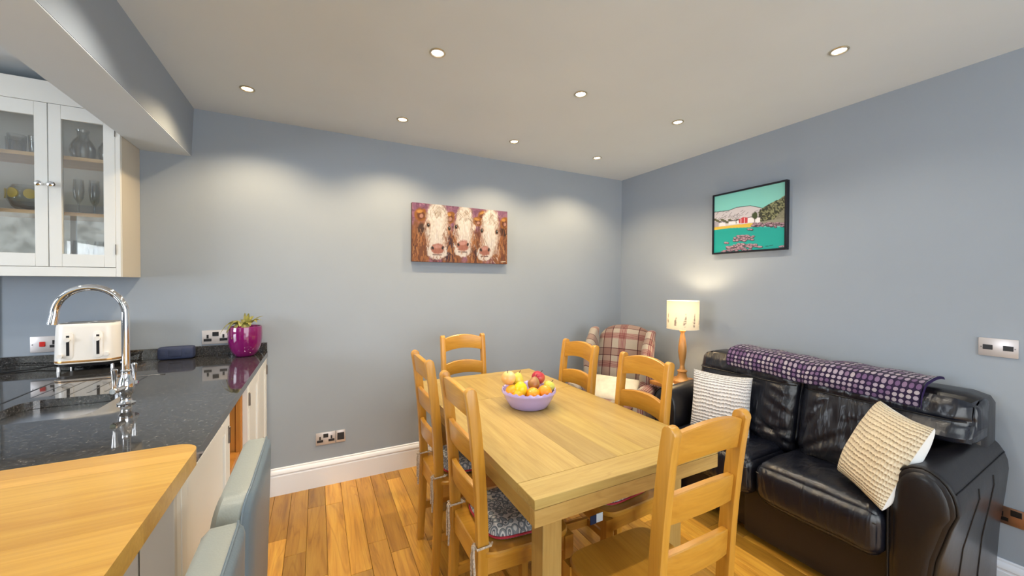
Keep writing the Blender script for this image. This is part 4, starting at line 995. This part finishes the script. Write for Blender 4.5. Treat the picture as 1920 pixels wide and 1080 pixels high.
for a in (200, 250, 300):
    b = MB(); ar = math.radians(a); c0 = Vector((.068*math.cos(ar), .068*math.sin(ar), .08)); n_ = Vector((math.cos(ar), math.sin(ar), 0)); tt = Vector((-math.sin(ar), math.cos(ar), 0))
    b.loft([[tuple(c0+n_*k+tt*(.021*math.cos(w_))+Vector((0, 0, .024*math.sin(w_)))-n_*.006*math.cos(w_)**2) for w_ in [2*PI*j/14 for j in range(14)]] for k in (-.004, .003)]); part('yellow_patch', b, M['yellow'], t)
b = MB(); b.box(-2.4, -1.435, YB-.007, YB-.001, CT+.063, 1.418, .001, 1); solo('splashback', b, M['splash'], 'grey blue glass splashback panel at the far left of the back wall', 'splashback')

# ------------------------------------------------------------ leather sofa along the right wall (faces -x)
sofa = thing('leather_sofa', 'black leather two seat sofa with rounded arms against the right wall', 'sofa', (2.38, 1.17, 0))
AY0, AY1 = .462, .660; FY0, FY1 = 1.690, 1.872; MID = 1.172
b = MB(); b.soft(2.095, 2.66, .640, MID+.09, .035, .34, .02, 6); part('base', b, M['leather_base'], sofa, world=True)
b = MB(); b.soft(2.135, 2.66, MID+.091, 1.70, .035, .34, .02, 6); part('base', b, M['leather_base'], sofa, world=True)
for y0, y1 in ((AY1-.002, MID-.003), (MID+.003, FY0+.002)):
    b = MB(); b.soft(2.012, 2.50, y0, y1, .275, .478, .060, 14, (.012, .004, .020), .0065, 8); c_ = part('seat_cushion', b, M['leather'], sofa, world=True)
    sm = MB(); n = 20
    sm.tube([(2.012-.010*math.sin(PI*k/n)+.004, y0+.02+(y1-y0-.04)*k/n, .425+.003*math.sin(k)) for k in range(n+1)], .003, 6); part('seam', sm, M['seam'], c_, world=True)
# backs: one loft each, swept along y
CR = [((1.11, .50), (.90, .66), .010), ((1.05, .47), (.86, .52), .009), ((1.10, .60), (1.00, .78), .008), ((.98, .52), (.78, .60), .007), ((.92, .70), (.74, .78), .006), ((1.08, .72), (.98, .80), .006),
      ((1.145, .50), (1.34, .62), .010), ((1.15, .58), (1.36, .55), .009), ((1.15, .66), (1.30, .73), .008), ((1.30, .48), (1.48, .60), .007), ((1.40, .70), (1.60, .64), .006), ((1.16, .74), (1.28, .79), .006)]
CR += [((y_, .90), (y_+.02, .845), .005) for y_ in (.56, .62, .70, .78, .88, .97, 1.05, 1.10, 1.16, 1.22, 1.30, 1.38, 1.47, 1.56, 1.66)]
def crease(y, z):
    v = 0
    for (y1, z1), (y2, z2), dp in CR:
        L2 = (y2-y1)**2+(z2-z1)**2; t_ = ((y-y1)*(y2-y1)+(z-z1)*(z2-z1))/L2
        if -.1 < t_ < 1.1:
            d = math.hypot(y-(y1+t_*(y2-y1)), z-(z1+t_*(z2-z1))); e_ = max(0, min(1, t_*5+.5))*max(0, min(1, (1.1-t_)*3))
            v += e_*(-dp*math.exp(-(d/.011)**2)+.45*dp*math.exp(-((d-.028)/.016)**2))
    return v
def back(y0, y1, over, name):
    b = MB(); secs = []; N = 72
    for i in range(N+1):
        y = y0+(y1-y0)*i/N; e = min(y-y0, y1-y); k = min(1.0, e/.07); pin = (1-k)**2
        lo = .445 if not (over and y < AY1+.012) else .738
        if over and AY1+.012 <= y < AY1+.045: lo = .738-.293*(y-AY1-.012)/.033
        top = .955 - .030*pin - (.018 if over else .0)*(1-(y-y0)/(y1-y0)); xf0 = 2.315+.028*pin*2; xb = 2.655
        prof = []
        pts = [(xf0+.05, lo), (xf0+.008, lo+.02*min(1, (top-lo)/.3)), (xf0-.010, lo+.35*(top-lo)*.5), (xf0+.004, .60 if lo < .6 else lo+.05), (xf0+.022, .70 if lo < .65 else lo+.08), (xf0+.040, .790 if lo < .7 else .795), (xf0+.050, .822), (xf0+.052, .832), (xf0+.050, .850), (xf0+.062, .895), (xf0+.095, top-.014), (xf0+.145, top), (xf0+.21, top+.002), (xb-.05, top-.012), (xb-.012, top-.05), (xb, top-.12), (xb, lo+.04), (xb-.03, lo)]
        fine = []
        for (xa, za), (xb_, zb_) in zip(pts[:-1], pts[1:]):
            m_ = 5 if xa < 2.42 else 2
            for q_ in range(m_): fine.append((xa+(xb_-xa)*q_/m_, za+(zb_-za)*q_/m_))
        fine.append(pts[-1])
        for (x, z) in fine:
            nn = noise.noise(Vector((x*5, y*6, z*4)))*.012+noise.noise(Vector((x*14+3, y*16, z*9)))*.004; nn += crease(y, z) if x < 2.45 else 0
            if abs(z-.827) < .012: nn *= .2
            prof.append((x-nn if x < 2.5 else x, y, z+(nn*.4 if z > .9 else 0)))
        secs.append(prof)
    # soft rounded ends
    def shrink(sec, f, dy):
        cx = sum(p[0] for p in sec)/len(sec); cz = sum(p[2] for p in sec)/len(sec)
        return [(cx+(p[0]-cx)*f, p[1]+dy, cz+(p[2]-cz)*f) for p in sec]
    secs = [shrink(secs[0], .80, -.004), shrink(secs[0], .93, .001)]+[shrink(secs[0], .98, .008)]+secs[1:-1]+[shrink(secs[-1], .98, -.008), shrink(secs[-1], .93, -.001), shrink(secs[-1], .80, .004)]
    b.loft(secs); o = part(name, b, M['leather'], sofa, world=True, sharp=60)
    for dz in (0,):
        sm = MB(); sm.tube([(2.366+.026*(1-min(1, min(y-y0, y1-y)/.07))**2*2-noise.noise(Vector((2.36*5, y*7, .827*4)))*.002, y, .829) for y in [y0+.02+(y1-y0-.04)*k/24 for k in range(25)]], .0038, 6); part('seam', sm, M['seam'], o, world=True)
    return o
back(.505, MID-.045, True, 'back_cushion'); back(MID-.040, 1.760, False, 'back_cushion')
b = MB(); b.soft(2.50, 2.702, .50, 1.80, .06, .925, .05, 6); part('back_frame', b, M['leather_arm'], sofa, world=True)
def arm(yo, yi, sgn, label=None):
    # profile in y-z; yo = outer side, yi = inner side
    w = abs(yi-yo); cyy = (yo+yi)/2; s = 1 if yi > yo else -1
    def prof(x, g=0.0):
        lift = .040*max(0, (x-2.1)/.55); tz = .702+lift-g; kb = 1-.6*min(1, max(0, (x-2.06)/.5)); o = []
        hw = w/2-g; rz = .138
        o.append((x, yo+s*(.070*kb+g), .04)); o.append((x, yo+s*(.066*kb+g), .20)); o.append((x, yo+s*(.050*kb+g), .36)); o.append((x, yo+s*(.018*kb+g), .50))
        for k in range(13):
            a = PI-PI*k/12; o.append((x, cyy+s*hw*math.cos(a), tz-rz+rz*math.sin(a)))
        o.append((x, yi-s*(.0+g), .50)); o.append((x, yi-s*(.002+g), .30)); o.append((x, yi-s*(.004+g), .04))
        return o
    xf = 2.052; b = MB(); secs = [prof(xf+.0, .03), prof(xf+.002, .012), prof(xf+.012, .002), prof(xf+.03, 0)]+[prof(xf+.03+(2.665-xf-.03)*k/10) for k in range(1, 11)]
    b.loft(secs); a_ = part('arm', b, M['leather_arm'], sofa, world=True, sharp=60)
    p = MB(); bul = [[(q[0]-.0, q[1], q[2]) for q in prof(xf-.001, .022)], prof(xf-.007, .030), prof(xf-.011, .045)]; p.loft(bul); part('front_panel', p, M['leather_arm'], a_, world=True)
    sm = MB(); sm.tube([(q[0], q[1], q[2]) for q in prof(xf+.006, .004)], .0042, 8); part('piping', sm, M['seam'], a_, world=True)
    for xs in (2.26, 2.44):
        sm = MB(); q = prof(xs); sm.tube([(xs+.012*(k/4), y-s*.001, z) for k, (x, y, z) in enumerate(q[:6])], .0022, 6); part('seam', sm, M['seam'], a_, world=True)
    sm = MB(); sm.tube([(x, prof(x)[6][1]-s*.001, prof(x)[6][2]) for x in [xf+.02+(2.64-xf)*k/8 for k in range(9)]], .0022, 6); part('seam', sm, M['seam'], a_, world=True)
    return a_
arm(AY0, AY1, 1); arm(FY1, FY0, -1)
for xx, yy in ((2.14, .56), (2.6, .56), (2.6, 1.78), (2.14, 1.78)):
    b = MB(); b.cyl((xx, yy, 0), (xx, yy, .045), .02); part('foot', b, M['black'], sofa, world=True)

# throw folded over the back
b = MB(); path = [(2.372, .872), (2.368, .900), (2.374, .928), (2.392, .951), (2.425, .968), (2.465, .976), (2.51, .979), (2.555, .978), (2.60, .972)]
def thr(u, v, off=0.0):
    k = v*(len(path)-1); i = min(int(k), len(path)-2); f = k-i; x = path[i][0]*(1-f)+path[i+1][0]*f; z = path[i][1]*(1-f)+path[i+1][1]*f
    y = .650+.895*u+.02*(v-.5)*(1 if u > .5 else -.4); sag = .010*math.exp(-((y-1.13)/.09)**2); wv = .0035*math.sin(u*31+v*3)+.004*noise.noise(Vector((u*9, v*3, 1)))
    dn = .030*(1-v)*(1-u)*0
    return (x-.006-wv*(1-v)+off*.3*(v > .5)-off*(v <= .5), y, z-.017*(1-u)-sag+.004+wv*v+off*(v > .4)-dn)
b.grid(lambda u, v: thr(u, v, .010), 60, 14, uvs=(38, 9)); bmesh.ops.solidify(b.bm, geom=b.bm.faces[:], thickness=.012)
t = solo('wool_throw', b, M['dots'], 'purple spotted wool throw folded along the top of the sofa back', 'throw', sharp=50)
b = MB(); b.grid(lambda u, v: (thr(0, v, .011)[0]+.001, thr(0, v, .011)[1]-.004-.004*(u), thr(0, v, .011)[2]-.012*u), 3, 14); bmesh.ops.solidify(b.bm, geom=b.bm.faces[:], thickness=.003); part('hem', b, M['throwedge'], t)

# scatter cushions: local plane is x-z (width, height), thickness along y
def pillow(name, label, cat, mat, w, h, th, origin, ex, ez, group=None, backmat=None):
    ex = Vector(ex).normalized(); ez = Vector(ez); ez = (ez-ex*ez.dot(ex)).normalized(); ey = ez.cross(ex).normalized()
    t = thing(name, label, cat, origin, 0, group)
    for side, mt, nm in ((-1, mat, 'front_cover'), (1, backmat or mat, 'back_cover')):
        b = MB(); b.tf = Matrix(((ex.x, ey.x, ez.x, 0), (ex.y, ey.y, ez.y, 0), (ex.z, ey.z, ez.z, 0), (0, 0, 0, 1)))
        def fn(u, v):
            a, c = 2*u-1, 2*v-1; a2, c2 = math.sin(a*PI/2), math.sin(c*PI/2)
            px = a2*(1-.055*(1-c2*c2)*abs(a2)**2); pz = c2*(1-.065*(1-a2*a2)*abs(c2)**2)
            T = (max(0, (1-a2**2)*(1-c2**2)))**.36; nn = noise.noise(Vector((a2*2+side, c2*2, 3)))*.12
            return (px*w/2, side*(th/2*(T*(1+nn))-.0004), pz*h/2)
        b.grid(fn, 26, 26); part(nm, b, mt, t)
    return t
# far cushion: upright against the far back cushion, turned a little to the room
pillow('knitted_cushion', 'white knitted square cushion standing at the far end of the sofa', 'cushion', M['knit_w'], .335, .375, .12, (2.225, 1.49, .655), (.30, -.95, 0), (.16, 0, .98), 'knitted cushions on the sofa', M['cushback'])
pillow('knitted_cushion', 'cream knitted cushion tipped on its corner by the near sofa arm', 'cushion', M['knit_c'], .295, .385, .16, (2.160, .712, .678), (-.66, -.75, -.06), (.40, -.12, .91), 'knitted cushions on the sofa', M['cushback'])

# ------------------------------------------------------------ tartan wing chair (local: faces +y)
wc = thing('wing_armchair', 'tartan checked wing armchair in the corner behind the dining table', 'armchair', (2.128, 2.345, 0), math.atan2(.88, -.475))
b = MB(); b.soft(-.27, .27, -.26, .27, .10, .33, .03, 6); part('base', b, M['tartan'], wc)
b = MB(); b.soft(-.235, .235, -.18, .29, .325, .455, .045, 8, (0, .01, .018)); part('seat_cushion', b, M['tartan'], wc)
b = MB(); secs = []
for i in range(15):                                                  # inner back, arched top
    u = -1+2*i/14; x = u*.245; top = 1.035-.050*u*u-.035*u**6; e = (1-abs(u)**5)
    prof = []
    for (f, yy) in ((0, .02), (.03, .045), (.4, .045), (.8, .02), (.93, .0), (.985, -.03), (1.0, -.06), (.985, -.10), (.93, -.12), (.4, -.10), (0, -.06)):
        z = .40+(top-.40)*f; prof.append((x, -.235+yy*(.75+.25*e)-.06*f, z))
    secs.append(prof)
b.loft(secs); part('backrest', b, M['tartan'], wc, sharp=60)
for s in (-1, 1):
    b = MB(); secs = []
    for k in range(11):                                              # wing: lofted upwards, sweeps out from the back
        f = k/10; z = .52+.475*f; dep = (.20+.06*math.sin(PI*min(1, f*1.15)))*(1 if f < .85 else 1-(f-.85)*2.2); th = .050*(1 if f < .9 else .8)
        xo = s*(.252+.014*f); secs.append([(xo+s*th*math.cos(a)*(.8+.5*max(0, math.sin(a))), -.225-.05*f+dep*.5+dep*.5*math.sin(a)-.02, z+.016*math.cos(a)*0) for a in [2*PI*j/16 for j in range(16)]])
    last = secs[-1]; cx = sum(p[0] for p in last)/16; cyv = sum(p[1] for p in last)/16
    secs.append([(cx+(p[0]-cx)*.75, cyv+(p[1]-cyv)*.8, .1*0+1.005) for p in last]); secs.append([(cx+(p[0]-cx)*.3, cyv+(p[1]-cyv)*.3, 1.012) for p in last])
    b.loft(secs); part('wing', b, M['tartan'], wc, sharp=60)
    b = MB(); ax = s*.285                                             # scroll arm
    def ap(y, g=0.0):
        return [(ax+s*.004*0-.0+(.062-g)*math.cos(a), y, .555+(.052-g)*math.sin(a)) for a in [2*PI*j/20 for j in range(20)]]
    b.loft([ap(-.20), ap(0), ap(.18), ap(.215, .004), ap(.225, .012)]); b.soft(ax-.045, ax+.045, -.20, .215, .12, .56, .02, 5); part('arm', b, M['tartan'], wc, sharp=50)
for sx in (-.22, .22):
    for sy in (-.2, .22):
        b = MB(); b.cyl((sx, sy, 0), (sx, sy, .11), .016, .022); part('leg', b, M['sidewood'], wc)
def l2w(x, y, z): v = rootmat(wc) @ Vector((x, y, z)); return (v.x, v.y, v.z)
R3 = rootmat(wc).to_3x3()
pillow('linen_cushion', 'cream linen cushion slumped on the tartan armchair seat', 'cushion', M['linen'], .40, .25, .12, l2w(.0, -.04, .525), R3 @ Vector((-1, 0, .0)), R3 @ Vector((0, -.75, .66)))

for ch_ in wc.children:
    ch_.data.transform(Matrix.Diagonal((.92, 1, 1, 1)))

# ------------------------------------------------------------ side table, lamp, coaster
t = thing('side_table', 'small wooden side table between the armchair and the sofa', 'table', (2.46, 1.99, 0))
b = MB(); b.box(2.292, 2.64, 1.88, 2.115, .622, .650, .004, 2); part('table_top', b, M['sidewood'], t, world=True)
for xx, yy in ((2.60, 1.905), (2.60, 2.03), (2.345, 1.905)):
    b = MB(); b.box(xx-.014, xx+.014, yy-.014, yy+.014, 0, .6215, .002, 1); part('leg', b, M['sidewood'], t, world=True)
lp = Vector((2.462, 1.955, .6508))
t = thing('table_lamp', 'turned wooden table lamp with lit cream drum shade on the side table', 'lamp', lp)
b = MB(); b.lathe([(0, 0), (.060, 0), (.062, .006), (.060, .016), (.046, .026), (.036, .042), (.031, .062), (.030, .078), (.036, .084), (.034, .092), (.022, .098), (.018, .108), (.019, .116), (.0155, .122), (.017, .140), (.024, .185), (.030, .235), (.029, .275), (.023, .32), (.017, .355), (.0135, .372), (.014, .378), (.021, .386), (.022, .392), (.012, .398), (0, .40)], seg=32); part('lamp_base', b, M['lampwood'], t)
b = MB(); b.cyl((0, 0, .398), (0, 0, .50), .006); b.cyl((0, 0, .43), (0, 0, .475), .014); part('bulb_holder', b, M['steel'], t)
shz0, shz1, shr = .408, .618, .113
def shcol(i, j):
    u, z = i/150.0*2*PI, j/40.0; r = .66; g = .60; bb = .47
    for uc in (3.35, 3.95, 4.55, 5.15, 2.7):
        d = (u-uc); n = noise.noise(Vector((i*.31, j*.42, uc)))
        body = math.exp(-((d/.10)**2+((z-.24)/.15)**2)); neck = math.exp(-(((d-.05)/.035)**2+((z-.46)/.15)**2))
        k = min(.85, max(0, (body+neck)*(.8+n*1.2)-.25)*1.9); r, g, bb = r*(1-k*.8), g*(1-k*.85), bb*(1-k*.8)
    m_ = .97+.03*noise.noise(Vector((i*.8, j*.9, 0))); return (r*m_, g*m_, bb*m_, 1)
b = MB(); b.grid(lambda u, v: (shr*math.cos(2*PI*u), shr*math.sin(2*PI*u), shz0+(shz1-shz0)*v), 150, 40, shcol, closeu=True); part('lamp_shade', b, M['shade'], t, recalc=False)
for zz in (shz0, shz1):
    b = MB(); b.tube([(shr*math.cos(a), shr*math.sin(a), zz) for a in [2*PI*k/60 for k in range(60)]], .0018, 6, close=True); part('shade_rim', b, M['linen'], t)
light('lamp_glow', 'POINT', (lp.x, lp.y, lp.z+.548), 7, (1, .76, .46), shadow_soft_size=.03)
b = MB(); b.lathe([(0, 0), (.030, 0), (.0305, .002), (.028, .004), (.026, .003), (0, .003)], seg=28); solo('coaster', b, M['cushback'], 'small round white and silver coaster beside the lamp base', 'coaster', loc=(2.335, 1.955, .6508))
